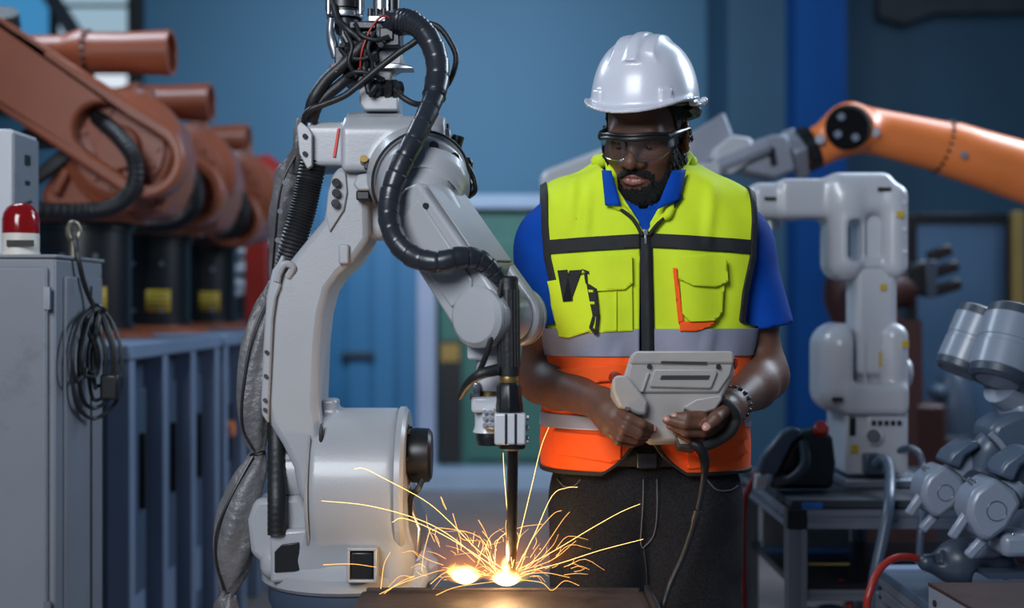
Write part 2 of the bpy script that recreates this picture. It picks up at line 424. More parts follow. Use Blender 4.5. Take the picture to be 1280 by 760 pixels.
obj('side_seam', MB().box((X1 + .009, 3.09, ZT / 2 - .02), (.003, .004, ZT - .08)), 'dark_steel', cab)
eb = MB(); ec = P(92, 300, 3.05)
eb.tube([ec + Vector((.016 * math.cos(a) * .6, .016 * math.cos(a) * .8, .02 + .022 * math.sin(a))) for a in np.linspace(0, 6.283, 20)], .006, 8)
eb.cyl((ec.x, ec.y, ZT), (ec.x, ec.y, ec.z + .005), .009, seg=12)
obj('eye_bolt', eb, 'dull_zinc', cab)
tp = obj('top_cover', MB().box(((X0 + X1) / 2, 3.035, ZT + .004), (.63, .34, .008)), 'cabinet_grey', cab, bevel=.003)
# red beacon
bc = P(26, 318, 2.93); zt = ZT + .008
be = thing('warning_beacon', 'red domed warning beacon on the grey control cabinet', 'beacon', (bc.x, bc.y, zt))
obj('base', MB().lathe([(0, 0), (.043, 0), (.043, .12), (.041, .15), (.041, 1), (0, 1)], (bc.x, bc.y, zt), (bc.x, bc.y, zt + .05), 28), 'cream_plastic', be)
obj('rating_label', MB().boxp(8, 300, 42, 308, 2.885, 2.888), 'dark_print', be)
obj('lens', MB().lathe([(0, 0), (.041, 0), (.041, .45), (.038, .65), (.030, .83), (.018, .95), (0, 1)], (bc.x, bc.y, zt + .05), (bc.x, bc.y, zt + .122), 28), 'red_lens', be)
# white vented box behind the beacon
XR = P(15, 0, 3.02).x; bx = thing('vented_box', 'pale box with vent slots standing behind the red beacon', 'equipment box', (XR - .15, 3.1, zt))
obj('body', MB().box((XR - .15, 3.1, (zt + 1.72) / 2), (.3, .16, 1.72 - zt)), 'white_smooth', bx, bevel=.005)
obj('side_plate', MB().box((XR + .002, 3.1, (zt + 1.712) / 2), (.006, .155, 1.71 - zt)), 'cabinet_grey', bx, bevel=.002)
for k in range(4):
    obj('vent_slot', MB().beam((XR + .006, 3.075 , 1.545 - .02 * k), (XR + .006, 3.125, 1.557 - .02 * k), .004, .007), 'black_plastic', bx)
obj('socket', MB().box((XR + .006, 3.1, 1.655), (.006, .028, .024)), 'black_plastic', bx); obj('socket', MB().box((XR + .006, 3.1, 1.60), (.006, .022, .01)), 'black_plastic', bx)
# coiled cable hanging from the eye bolt
cc = thing('cable_coil', 'black cable coil hanging from the eye bolt of the grey cabinet', 'cable', P(122, 520, 3.1))
random.seed(4)
obj('lead', MB().tube([P(93, 296, 3.04), P(97, 318, 2.99), P(104, 350, 3.01), P(112, 372, 3.04), P(119, 384, 3.05)], .006, 8, n=5), 'black_rubber', cc)
def cside(x, dmax=3.06): return min(dmax, (X1 + .02) * FPX / (x - 640))
for k in range(6):
    xl = 92 + 8 * (k % 4) + random.uniform(-2, 2); xr = 153 - 7 * k + random.uniform(-2, 2); yb = 524 - 13 * k + random.uniform(-4, 4); d = -.008 * k
    raw = [(118 + k * .8, 382, 0), (xl + 9, 402, d), (xl, 445, d), (xl + 4, (445 + yb) / 2 + 18, d), ((xl + xr) / 2 - 3, yb, d), (xr - 3, (445 + yb) / 2 + 12, d + .02), (xr, 440, d + .02), (xr - 12, 402, d + .02), (122 + k * .5, 383, 0)]
    obj('loop', MB().tube([P(x, y, cside(x) + dd_) for x, y, dd_ in raw], .0048, 8, n=5), 'black_rubber', cc)
obj('tie', MB().tube([P(112, 386, 3.02), P(121, 381, 3.02), P(130, 386, 3.04), P(131, 389, 3.08), P(122, 391, 3.09), P(113, 389, 3.06)], .004, 6, n=4), 'black_plastic', cc)
obj('plug', MB().boxp(124, 468, 147, 500, 3.01, 3.05), 'black_plastic', cc, bevel=.006)

# ---------------------------------------------------------------- bench row under the orange robots
XB = -1.16; ZB = 1.19
def bench(y0, y1, label, idx):
    t = thing('robot_bench', label, 'bench', (-1.6, (y0 + y1) / 2, 0), 'steel benches under the orange robots')
    ln = y1 - y0; ym = (y0 + y1) / 2
    obj('worktop', MB().box((-1.55, ym, ZB - .025), (.86, ln, .05)), 'bench_top_light', t, bevel=.008)
    obj('body', MB().box((-1.56, ym, (ZB - .05) / 2 + .05), (.74, ln - .06, ZB - .15)), 'bench_blue_grey', t, bevel=.01)
    n_ = 3 if ln > 1 else 2; ys = [y0 + .05 + (ln - .1) * i / n_ for i in range(n_ + 1)]
    for yy in ys: obj('leg', MB().box((XB, yy, (ZB - .05) / 2), (.07, .055, ZB - .05)), 'bench_top_light', t, bevel=.006)
    for a_, b_ in zip(ys[:-1], ys[1:]):
        ym = (a_ + b_) / 2; w_ = b_ - a_
        dr_ = obj('door', MB().box((-1.185, ym + .03, .60), (.02, w_ - .16, .88)), 'bench_blue_grey', t, bevel=.006)
        obj('handle', MB().box((-1.165, ym + .06, .78), (.02, .022, .24)), 'black_plastic', dr_, bevel=.004)
        obj('vent_plate', MB().box((-1.172, ym + .03, .32), (.008, w_ - .24, .16)), 'bench_top_light', dr_, bevel=.003)
        obj('recess', MB().box((-1.19, a_ + .065, .60), (.012, .05, .94)), 'black_plastic', t)  # solid black strip stands in for shade in the gap beside each door
    return t
bench(3.75, 4.95, 'blue-grey steel bench nearest the grey cabinet, under the first orange robot', 0)
b2 = bench(5.0, 5.78, 'blue-grey steel bench under the second orange robot', 1)
es = obj('stop_button', MB().cyl((-1.18, 5.2, .80), (-1.13, 5.2, .80), .032, seg=16), 'bright_orange_paint', b2)
bench(5.83, 6.65, 'blue-grey steel bench under the third orange robot', 2)
bench(6.7, 7.5, 'blue-grey steel bench farthest away under the red-orange robot', 3)

# ---------------------------------------------------------------- orange robots in a row
D = 4.5; BX = -1.5
orb = thing('orange_robot', 'nearest orange robot on a black pedestal, its big arm crossing the left edge', 'robot', (BX, D, ZB), 'orange robots in a row')
def px(x, y, d=D): return P(x, y, d)
obj('foot_plate', MB().lathe([(0, 0), (.24, 0), (.24, .7), (.18, 1), (0, 1)], (BX, D, ZB), (BX, D, ZB + .03), 24), 'orange_paint', orb)
pd = obj('pedestal', MB().lathe([(0, 0), (.165, 0), (.165, .06), (.157, .06), (.157, .93), (.168, .93), (.168, 1), (0, 1)], (BX, D, ZB + .03), (BX, D, 1.588), 36), 'black_plastic', orb)
for z in (1.28, 1.47):
    for a in (-60, -100): obj('bolt', MB().cyl((BX + .155 * math.cos(math.radians(a)), D + .155 * math.sin(math.radians(a)), z), (BX + .166 * math.cos(math.radians(a)), D + .166 * math.sin(math.radians(a)), z), .009, seg=8), 'steel', pd)
lb = MB(); 
for i in range(6):
    a0 = math.radians(-82 + 4 * i * 1.5); a1 = math.radians(-82 + 4 * (i + 1) * 1.5); r = .1585
    A = Vector((BX + r * math.cos(a0), D + r * math.sin(a0), 0)); B = Vector((BX + r * math.cos(a1), D + r * math.sin(a1), 0))
    lb.add([A + Vector((0, 0, 1.275)), B + Vector((0, 0, 1.275)), B + Vector((0, 0, 1.365)), A + Vector((0, 0, 1.365))], [(0, 1, 2, 3)])
lo = obj('warning_label', lb, 'yellow_sticker', pd, solid=.002)
for zz_ in (1.345, 1.325, 1.305, 1.288):
    pb_ = MB()
    for i in range(4):
        a0 = math.radians(-78 + 7 * i); a1 = math.radians(-78 + 7 * (i + 1)); r = .1612
        A_ = Vector((BX + r * math.cos(a0), D + r * math.sin(a0), zz_)); B_ = Vector((BX + r * math.cos(a1), D + r * math.sin(a1), zz_)); pb_.add([A_, B_, B_ + Vector((0, 0, .006)), A_ + Vector((0, 0, .006))], [(0, 1, 2, 3)])
    obj('print_line', pb_, 'dark_print', lo)
obj('turntable', MB().lathe([(0, 0), (.19, 0), (.2, .3), (.2, .7), (.17, 1), (0, 1)], (BX + .02, D, 1.588), (BX + .02, D, 1.64), 36), 'orange_paint', orb)
# turret casting
obj('turret', MB().prism([(52, 268), (48, 240), (70, 205), (110, 150), (150, 118), (186, 120), (214, 150), (226, 190), (220, 230), (205, 262), (190, 272)], D - .10, D + .16), 'orange_paint', orb, bevel=.03)
sh = px(160, 190, D - .1)
dk = obj('shoulder_disc', MB().lathe([(0, 0), (.20, 0), (.205, .15), (.205, .5), (.17, .6), (.17, .8), (.15, .85), (.15, 1), (0, 1)], sh + Vector((0, .02, 0)), sh + Vector((0, -.10, 0)), 40), 'orange_paint', orb, ang=30)
for k in range(14):
    a = 2 * math.pi * k / 14; c = sh + Vector((.128 * math.cos(a), -.1, .128 * math.sin(a)))
    obj('bolt', MB().cyl(c, c + Vector((0, -.014, 0)), .011, seg=8), 'orange_paint', dk)
obj('hub', MB().lathe([(0, 0), (.08, 0), (.07, 1), (0, 1)], sh + Vector((0, -.1, 0)), sh + Vector((0, -.125, 0)), 28), 'orange_paint', dk)
lg = obj('lifting_lug', MB().prism([(156, 125), (160, 108), (186, 108), (190, 128)], D - .06, D + .02), 'orange_paint', orb, bevel=.01)
obj('lug_bolt', MB().cyl(px(174, 118, D - .06), px(174, 118, D - .08), .016, seg=12), 'steel', lg)
for (x, y) in ((70, 225), (118, 232), (198, 246)):
    obj('rib', MB().beam(px(x, y + 18, D - .12), px(x + 16, y - 14, D - .12), .05, .03), 'orange_paint', orb, bevel=.008)
# lower arm: hollow swing from the shoulder up to the left, with an oval slot
q = MB(); A = px(178, 196, D - .28); Bp = px(-60, 40, D - .28); ax = (Bp - A).normalized(); nm = Vector((-ax.z, 0, ax.x)); 
if nm.z < 0: nm = -nm
def arm_pt(u, v): return A + ax * u + nm * v
outer = []; inner = []; n = 48; LA = (Bp - A).length; r0 = .135
for k in range(n):
    a = 2 * math.pi * k / n; c, s_ = math.cos(a), math.sin(a)
    outer.append((( LA if c > 0 else 0) + (r0 if c <= 0 else .125) * c, (r0 if c <= 0 else .125) * s_))
    inner.append(((.17 if c > 0 else -.015) + .085 * c, .085 * s_))
V = []; Fq = []
for y in (0, .13):
    for ring in (outer, inner):
        V += [arm_pt(u, v) + Vector((0, y, 0)) for u, v in ring]
for k in range(n):
    k2 = (k + 1) % n
    Fq += [(k, k2, n + k2, n + k), (2 * n + k, 3 * n + k, 3 * n + k2, 2 * n + k2), (k, 2 * n + k, 2 * n + k2, k2), (n + k, n + k2, 3 * n + k2, 3 * n + k)]
q.add(V, Fq); obj('lower_arm', q, 'orange_paint', orb, bevel=.012)
# forearm barrel
fa0 = px(-70, 66, D - .02); fa1 = px(215, 66, D - .02)
prof = [(0, 0), (.06, 0), (.062, .52), (.068, .55), (.082, .6), (.084, .625), (.08, .63), (.072, .64), (.072, .8), (.08, 1), (.066, 1.0), (.064, .97), (0, .97)]
fo = obj('forearm', MB().lathe(prof, fa0, fa1, 36), 'orange_paint', orb, ang=30)
for k in range(16):
    a = 2 * math.pi * k / 16; c = fa0.lerp(fa1, .63) + Vector((0, .078 * math.cos(a), .078 * math.sin(a)))
    obj('bolt', MB().cyl(c, c + Vector((.012, 0, 0)), .007, seg=6), 'black_plastic', fo)
obj('elbow_disc', MB().cyl(px(-45, 50, D - .3), px(-45, 50, D + .1), .13, seg=28), 'orange_paint', orb, bevel=.012)
obj('elbow_motor', MB().lathe([(0, 0), (.05, 0), (.055, .5), (.05, 1), (0, 1)], px(6, 45, D - .05), px(4, 15, D - .1), 20), 'black_rubber', orb)
obj('cable_hose', MB().tube([px(112, 140, D - .13), px(128, 152, D - .22), px(150, 172, D - .30), px(168, 200, D - .32), px(166, 236, D - .30), px(142, 258, D - .27), px(100, 264, D - .24), px(40, 262, D - .2)], lambda t: .027 + .002 * math.sin(t * 260), 12, n=24), 'black_rubber', orb)
for k in range(3): obj('cable', MB().tube([px(30, 168 + 8 * k, D - .14), px(60, 160 + 10 * k, D - .16), px(95, 172 + 6 * k, D - .14), px(60, 208 + 4 * k, D - .14), px(20, 240, D - .13)], .017, 8, n=5), 'black_rubber', orb)
for i, (y, lab) in enumerate(((5.32, 'second orange robot in the row, yellow label on its black pedestal'), (6.2, 'farthest orange robot in the row, smallest black pedestal with yellow label'))):
    c = copy_tree(orb); c.location = (BX, y, ZB); c['label'] = lab
    for ch in c.children:
        if ch.name.split('.')[0] in ('forearm', 'lower_arm', 'elbow_disc', 'elbow_motor'): ch.location = ch.location + Vector(((-.055, 0, -.045), (-.08, 0, -.09))[i])
rm = thing('red_motor', 'red motor housing at the end of the orange robot row', 'motor', P(330, 262, 7.05))
obj('housing', MB().lathe([(0, 0), (.10, 0), (.15, .2), (.15, .8), (.1, 1), (0, 1)], P(296, 232, 7.0), P(352, 226, 7.0), 24), 'red_paint', rm)
obj('stand', MB().box((P(322, 0, 7.05).x, 7.05, (ZB + 1.9) / 2), (.12, .12, 1.9 - ZB)), 'red_paint', rm, bevel=.01)
obj('foot', MB().box((P(322, 0, 7.05).x, 7.05, ZB + .01), (.2, .2, .02)), 'orange_paint', rm)
tr = thing('cable_tray', 'orange-brown tray lying on the bench end beside the black pedestals', 'tray', P(260, 408, 6.3))
obj('tray', MB().box((-1.25, 6.56, ZB + .012), (.2, .16, .024)), 'orange_paint', tr, bevel=.008); obj('rim', MB().box((-1.25, 6.486, ZB + .03), (.2, .01, .02)), 'orange_paint', tr)
# ================================================================ the white welding robot in the middle
mat('jacket_grey', (96, 94, 96), .42, 0, .22, 14, .5, 55, dirt=(70, 70, 74), dscale=9, dcut=.55)
mat('red_line', (205, 40, 32), .5)
mat('pedestal_paint', (58, 72, 92), .4, 0, .12, 6, .06, 60)
wr = thing('welding_robot', 'white welding robot arm with black hoses in front of the man', 'robot', (P(440, 0, 2.72).x, 2.72, 0))
BC = P(438, 0, 2.72); bxr = BC.x
def vc(name, x, d, z0, z1, prof, m, par, seg=40, ang=30): return obj(name, MB().lathe(prof, (x, d, z0), (x, d, z1), seg), m, par, ang=ang)
zf = P(0, 742, 2.55).z
ped = vc('pedestal', bxr, 2.72, 0, zf - .005, [(0, 0), (.23, 0), (.23, .03), (.165, .04), (.165, .93), (.172, .95), (.172, 1), (0, 1)], 'pedestal_paint', wr)
fl = vc('turntable', bxr, 2.72, zf - .005, zf + .06, [(0, 0), (.178, 0), (.186, .12), (.186, .5), (.175, .62), (.16, 1), (0, 1)], 'white_paint', wr)
# base body rising from turntable into the shoulder drum
b0, b1, bh = (-.62, 2.48, .74), (-.12, 2.95, 1.12), .006
(GX, GY, GZ), go, gh = grid(b0, b1, bh); p = (GX, GY, GZ)
dr0 = P(398, 605, 2.68); dr1 = P(503, 605, 2.68)
# drum with axis along x
def drum(p, c0, c1, r, rr):
    q = np.sqrt((p[1] - c0.y) ** 2 + (p[2] - c0.z) ** 2) - r + rr; xx = abs(p[0] - (c0.x + c1.x) / 2) - abs(c1.x - c0.x) / 2 + rr
    return np.sqrt(np.maximum(q, 0) ** 2 + np.maximum(xx, 0) ** 2) + np.minimum(np.maximum(q, xx), 0) - rr
RD = L(95, 2.68)
f = drum(p, dr0, dr1, RD, .014)
f = smin(f, rbox(p, ((dr0.x + dr1.x) / 2 + .005, 2.70, .84), (.092, .13, .13), .03), .05)
f = smin(f, rbox(p, (bxr - .02, 2.72, zf + .05), (.15, .14, .035), .03), .06)
sb = P(425, 512, 2.60)
f = smin(f, rbox(p, (P(402, 0, 2.6).x + .008, 2.66, P(0, 516, 2.6).z), (.018, .03, .025), .004), .004)
V, Q = nets(f, go, gh)
base = meshobj('base_body', V, Q, 'white_paint', wr, merge=False, ang=60)
obj('drum_seam', MB().tube([dr0 + Vector((-.001, RD * 1.001 * math.cos(a), RD * 1.001 * math.sin(a))) for a in np.linspace(0, 6.283, 60)], .004, 6), 'grey_paint', base)
obj('drum_cap', MB().lathe([(RD * .8, 0), (RD * 1.02, 0), (RD * 1.02, .6), (RD * .97, 1), (0, 1)], dr1 - Vector((.004, 0, 0)), dr1 + Vector((.014, 0, 0)), 44), 'white_paint', base, ang=30)
obj('cable_port', MB().boxp(438, 690, 467, 724, 2.522, 2.56), 'black_plastic', base, bevel=.004)
pr = MB(); 
for (x0, y0, x1, y1) in ((433, 686, 437, 728), (467, 686, 471, 728), (433, 685, 471, 689), (433, 725, 471, 729)): pr.boxp(x0, y0, x1, y1, 2.517, 2.56)
obj('port_frame', pr, 'white_paint', base, bevel=.002)
# junction box on the left of the base
jb = obj('junction_box', MB().prism([(308, 650), (318, 624), (375, 620), (392, 650), (392, 720), (345, 722), (312, 692)], 2.60, 2.82), 'white_paint', wr, bevel=.012)
jf = obj('box_front', MB().prism([(337, 664), (392, 660), (396, 726), (337, 730)], 2.575, 2.605), 'white_paint', jb, bevel=.008)
obj('hexagonal_opening', MB().prism([(343, 690), (352, 681), (374, 678), (375, 714), (343, 716)], 2.571, 2.58), 'black_plastic', jf, bevel=.002)
# skirt plates and bracket on the right of the base
obj('side_cover', MB().prism([(500, 610), (512, 612), (520, 640), (528, 660), (526, 690), (515, 712), (500, 720)], 2.62, 2.76), 'steel', wr, bevel=.008)
obj('side_foot', MB().prism([(470, 716), (530, 704), (536, 722), (530, 744), (468, 748)], 2.60, 2.8), 'grey_paint', wr, bevel=.01)
# black shoulder motor
m0 = P(503, 569, 2.66); m1 = P(540, 569, 2.66); rm_ = L(36, 2.66)
mo = obj('shoulder_motor', MB().lathe([(0, -.1), (rm_ * 1.05, -.1), (rm_ * 1.08, .05), (rm_ * 1.08, .2), (rm_ * .93, .22), (rm_ * .96, .5), (rm_ * .93, .9), (rm_ * .8, 1), (0, 1)], m0, m1, 36), 'black_plastic', wr, ang=30)
obj('motor_cable', MB().tube([P(528, 600, 2.6), P(522, 612, 2.59), P(514, 620, 2.6), P(512, 640, 2.62), P(516, 668, 2.64)], .006, 8, n=5), 'black_rubber', mo)
for k in range(6):
    a = k * 1.047; c = m0 + Vector((.006, rm_ * 1.0 * math.cos(a), rm_ * 1.0 * math.sin(a))); obj('bolt', MB().cyl(c, c + Vector((.012, 0, 0)), .006, seg=8), 'dark_steel', mo)

# lower arm: swan-neck casting seen edge-on
OUT = [(446, 206), (460, 214), (462, 300), (440, 330), (424, 344), (411, 362), (403, 392), (399, 430), (396, 505), (402, 545), (409, 585), (406, 615), (398, 632), (379, 632), (371, 612), (366, 585), (352, 556), (337, 532), (330, 505), (333, 455), (337, 395), (342, 358), (352, 338), (376, 308), (404, 274), (410, 240), (414, 216), (428, 205)]
la = obj('lower_arm', MB().prism(OUT, 2.565, 2.74), 'white_paint', wr, bevel=.016)
OUT2 = [(345, 337), (352, 343), (341, 372), (335, 450), (332, 520), (344, 542), (336, 540), (329, 522), (326, 500), (330, 420), (336, 356)]
lp = obj('arm_side_plate', MB().prism([(340, 338), (347, 328), (352, 318), (356, 322), (348, 345), (351, 357), (345, 372), (341, 400), (338, 470), (335, 530), (327, 518), (326, 500), (329, 430), (333, 370)], 2.553, 2.73), 'white_paint', la, bevel=.004)
for (x, y) in ((333, 440), (332, 470), (331, 500), (331, 512)): obj('screw', MB().cyl(P(x, y, 2.553), P(x, y, 2.545), .004, seg=10), 'dark_steel', lp)
obj('cable_hook', MB().tube([P(346, 352, 2.555), P(349, 340, 2.555), P(356, 330, 2.555), P(366, 334, 2.56), P(360, 346, 2.565)], .0075, 8, n=5), 'white_paint', la)
# shoulder joint disc behind the arm foot
sj = P(378, 592, 2.66)
obj('joint_disc', MB().lathe([(0, 0), (.07, 0), (.075, .1), (.075, .9), (.07, 1), (0, 1)], (P(404, 0, 2.66).x, 2.68, sj.z), (P(358, 0, 2.66).x, 2.68, sj.z), 36), 'white_paint', wr, ang=30)
for k in range(5):
    c = P(363, 562 + 15 * k, 2.62); obj('joint_bolt', MB().cyl(c + Vector((.02, 0, 0)), c - Vector((.008, 0, 0)), .0085, seg=8), 'dark_steel', wr)
obj('cable_slot', MB().ball(P(402, 560, 2.568), (.006, .012, .05)), 'black_plastic', la)
# upper arm window (recess with bolts) near the elbow
obj('elbow_recess', MB().prism([(407, 268), (410, 240), (416, 220), (424, 212), (432, 216), (434, 240), (430, 262), (412, 290)], 2.558, 2.566), 'grey_paint', la, bevel=.002)
for (x, y) in ((420, 228), (420, 241), (419, 254)): obj('recess_bolt', MB().cyl(P(x, y, 2.56), P(x, y, 2.543), .0085, seg=10), 'dark_steel', la)
obj('arm_stop', MB().boxp(423, 305, 436, 330, 2.553, 2.60), 'white_paint', la, bevel=.004)

# ---------------------------------------------------------------- elbow housing
b0, b1, bh = (-.47, 2.42, 1.40), (-.09, 2.86, 1.72), .0042
(GX, GY, GZ), go, gh = grid(b0, b1, bh); p = (GX, GY, GZ)
def pbox(x0, y0, x1, y1, d0, d1, r):
    a = P(x0, y1, d0); b = P(x1, y0, d0); return rbox(p, ((a.x + b.x) / 2, (d0 + d1) / 2, (a.z + b.z) / 2), ((b.x - a.x) / 2, (d1 - d0) / 2, (b.z - a.z) / 2), r)
f = pbox(426, 140, 556, 214, 2.535, 2.78, .010)
# sloping top cover
zt_ = P(0, 132, 2.62).z
f = smax(f, (p[2] - P(0, 158, 2.535).z - .75 * (p[1] - 2.535)) * .8, .01)
f2 = pbox(383, 150, 440, 207, 2.575, 2.76, .008)
f2 = smax(f2, (p[2] - P(0, 156, 2.575).z - .7 * (p[1] - 2.575)) * .8, .01)
f = smin(f, f2, .006)
f = smax(f, p[2] - zt_, .008)
# drum body below, axis along the forearm roll
fc = P(529, 228, 2.50); ad = Vector((.30, -.80, -.30)).normalized()
f = smin(f, cap(p, fc + Vector((-.05, .20, .02)), fc - ad * .05, .088, .088), .014)
f = smin(f, pbox(444, 205, 520, 298, 2.60, 2.72, .02), .02)
V, Q = nets(f, go, gh)
eh = meshobj('elbow_housing', V, Q, 'white_paint', wr, merge=False, ang=50)
obj('red_marker_line', MB().prism([(421.5, 161), (424.5, 160), (419, 196), (416, 196)], 2.570, 2.58), 'red_line', eh)
obj('top_cover_plate', MB().poly([P(432, 157, 2.545) , P(500, 157, 2.545), P(507, 151, 2.56), P(500, 143, 2.59), P(434, 143, 2.59)], (0, .02, .008)), 'white_paint', eh, bevel=.003)
bp = obj('side_bracket', MB().prism([(386, 160), (390, 167), (390, 207), (384, 211), (374, 192), (371, 158), (376, 152)], 2.555, 2.58), 'white_paint', eh, bevel=.002)
for (x, y) in ((381, 170), (381, 192)): obj('screw', MB().cyl(P(x, y, 2.556), P(x, y, 2.548), .005, seg=10), 'dark_steel', bp)
obj('rear_cap', MB().boxp(543, 160, 563, 184, 2.56, 2.68), 'white_paint', eh, bevel=.006)
for (x, y) in ((547, 159), (558, 160)): obj('screw', MB().cyl(P(x, y + 2, 2.6), P(x, y - 5, 2.6), .006, seg=10), 'dark_steel', eh)
lg = obj('motor_lug', MB().prism([(447, 218), (466, 215), (470, 225), (462, 238), (447, 238), (441, 230)], 2.53, 2.60), 'white_paint', eh, bevel=.004)
obj('motor_plug', MB().boxp(445, 238, 462, 250, 2.54, 2.59), 'black_plastic', lg, bevel=.003)
obj('fitting', MB().cyl(P(455, 206, 2.55), P(455, 198, 2.52), .008, seg=10), 'brass', eh); obj('fitting', MB().cyl(P(458, 210, 2.55), P(459, 207, 2.515), .006, seg=10), 'dark_steel', eh)
# roll flange and bell casting
u, v_, a_ = frame(ad)
fg = obj('roll_flange', MB().lathe([(0, -.3), (.098, -.3), (.098, .35), (.094, .4), (.088, .42), (.088, .9), (.084, 1), (0, 1)], fc - ad * .045, fc + ad * .015, 48), 'white_paint', wr, ang=25)
obj('flange_seam', MB().tube([fc - ad * .012 + (u * math.cos(t) + v_ * math.sin(t)) * .0985 for t in np.linspace(0, 6.283, 60)], .0028, 6), 'dark_steel', fg)
for k in range(10):
    t = 2 * math.pi * k / 10 + .2; c = fc + ad * .012 + (u * math.cos(t) + v_ * math.sin(t)) * .078
    obj('flange_bolt', MB().cyl(c, c + ad * .009, .0085, seg=10), 'dark_steel', fg)
# forearm: bell, box link and wrist fork
A = P(538, 268, 2.44); B = P(625, 396, 2.35); a = (B - A).normalized(); wv = Vector((-a.y, a.x, 0)).normalized()
if wv.x < 0: wv = -wv
n_ = wv.cross(a).normalized()
if n_.y > 0: n_ = -n_
bell0 = fc + ad * .005; bellm = A - a * .02
be_ = obj('bell_casting', MB().tube([bell0, bell0.lerp(bellm, .35), bell0.lerp(bellm, .7), bellm, A + a * .04], [.09, .088, .078, .066, .06], 28, n=4), 'white_paint', wr)
for s_ in (-.4, .5, 1.2):
    dv = (u * math.cos(s_ - 1.2) + v_ * math.sin(s_ - 1.2)); obj('bell_rib', MB().tube([bell0 + dv * .08, bell0.lerp(bellm, .5) + dv * .076, bellm + dv * .05], .012, 8, n=3), 'white_paint', be_)
LN = (B - A).length; HW = .066
def fp(uu, vv, ww): return A + a * uu + n_ * vv + wv * ww
def side(r, h0, u0, nn=14):
    pts = [(u0, -h0), (u0, h0)]
    for k in range(nn + 1):
        t = math.pi / 2 - math.pi * k / nn; pts.append((LN + r * math.cos(t), r * math.sin(t)))
    return pts
lk = MB()
# upper box (solid) then two cheeks
lk.poly([fp(uu, vv, -HW) for uu, vv in [(-.03, -.05), (-.045, .02), (-.03, .052), (LN - .075, .056), (LN - .06, .02), (LN - .07, -.05)]], wv * (2 * HW))
fa = obj('forearm', lk, 'white_paint', wr, bevel=.008)
for sgn in (-1, 1):
    ck = MB().poly([fp(uu, vv, sgn * HW * .62) for uu, vv in side(.056, .052, -.01)], wv * (sgn * HW * .40)); co = obj('fork_cheek', ck, 'white_paint', fa, bevel=.006)
    c = fp(LN, 0, sgn * HW * 1.0)
    obj('joint_cap', MB().lathe([(0, 0), (.056, 0), (.055, .45), (.046, .95), (.04, 1), (0, 1)], c, c + wv * (sgn * .018), 36), 'white_paint', co, ang=25)
    rp = MB().poly([fp(uu, vv, sgn * HW * 1.01) for uu, vv in [(0, -.036), (0, .036), (LN - .06, .034), (LN - .045, .02), (LN - .05, -.034)]], wv * (sgn * .006)); obj('side_cover', rp, 'white_paint', co, bevel=.003)
    for (uu, vv) in ((.02, .04), (LN - .10, .042), (LN - .02, -.047), (.02, -.04)): 
        c = fp(uu, vv, sgn * HW * 1.02); obj('screw', MB().cyl(c, c + wv * (sgn * .006), .0055, seg=10), 'dark_steel', co)
obj('top_cover', MB().poly([fp(uu, .056, ww) for uu, ww in [(-.02, -HW * .8), (LN - .085, -HW * .8), (LN - .085, HW * .8), (-.02, HW * .8)]], n_ * .004), 'grey_paint', fa, bevel=.003)
# wrist knuckle between the cheeks and the vertical tool stack
K = fp(LN, 0, 0); kd = Vector((0, 0, -1))
kn = obj('wrist_knuckle', MB().cyl(K - wv * HW * .6, K + wv * HW * .6, .047, seg=32), 'white_smooth', wr, bevel=.004)
TX = P(611, 0, 2.36)
def st(name, y0, y1, prof, m, par=None, x=611, d=2.37, seg=28): 
    return obj(name, MB().lathe(prof, P(x, y0, d), P(x, y1, d), seg), m, par or wr, ang=30)
kb = obj('wrist_block', MB().boxp(584, 402, 641, 450, 2.335, 2.41), 'white_smooth', wr, bevel=.006)
st('wrist_neck', 446, 488, [(0, 0), (.031, 0), (.031, .8), (.027, 1), (0, 1)], 'white_smooth', x=616)
st('tool_flange', 486, 500, [(0, 0), (.021, 0), (.023, .5), (.021, 1), (0, 1)], 'brass', x=612)
tc_ = obj('tool_clamp', MB().boxp(589, 496, 632, 516, 2.33, 2.41), 'white_smooth', wr, bevel=.006)
obj('clamp_screw', MB().cyl(P(592, 492, 2.35), P(592, 500, 2.35), .008, seg=12), 'steel', tc_)
st('clamp_body', 514, 540, [(0, 0), (.026, 0), (.026, .7), (.03, 1), (0, 1)], 'white_smooth', x=611)
sb = obj('clamp_lever', MB().boxp(591, 478, 600, 496, 2.335, 2.36), 'steel', tc_, bevel=.003)
st('sensor_ring', 540, 556, [(0, 0), (.024, 0), (.026, .4), (.022, 1), (0, 1)], 'black_plastic', x=612)
pb = obj('screw_block', MB().boxp(603, 510, 618, 536, 2.32, 2.345), 'white_smooth', wr, bevel=.002)
for r_ in range(3):
    for c_ in range(2): obj('screw', MB().cyl(P(606 + c_ * 7, 515 + 8 * r_, 2.32), P(606 + c_ * 7, 515 + 8 * r_, 2.311), .0042, seg=10), 'steel', pb)
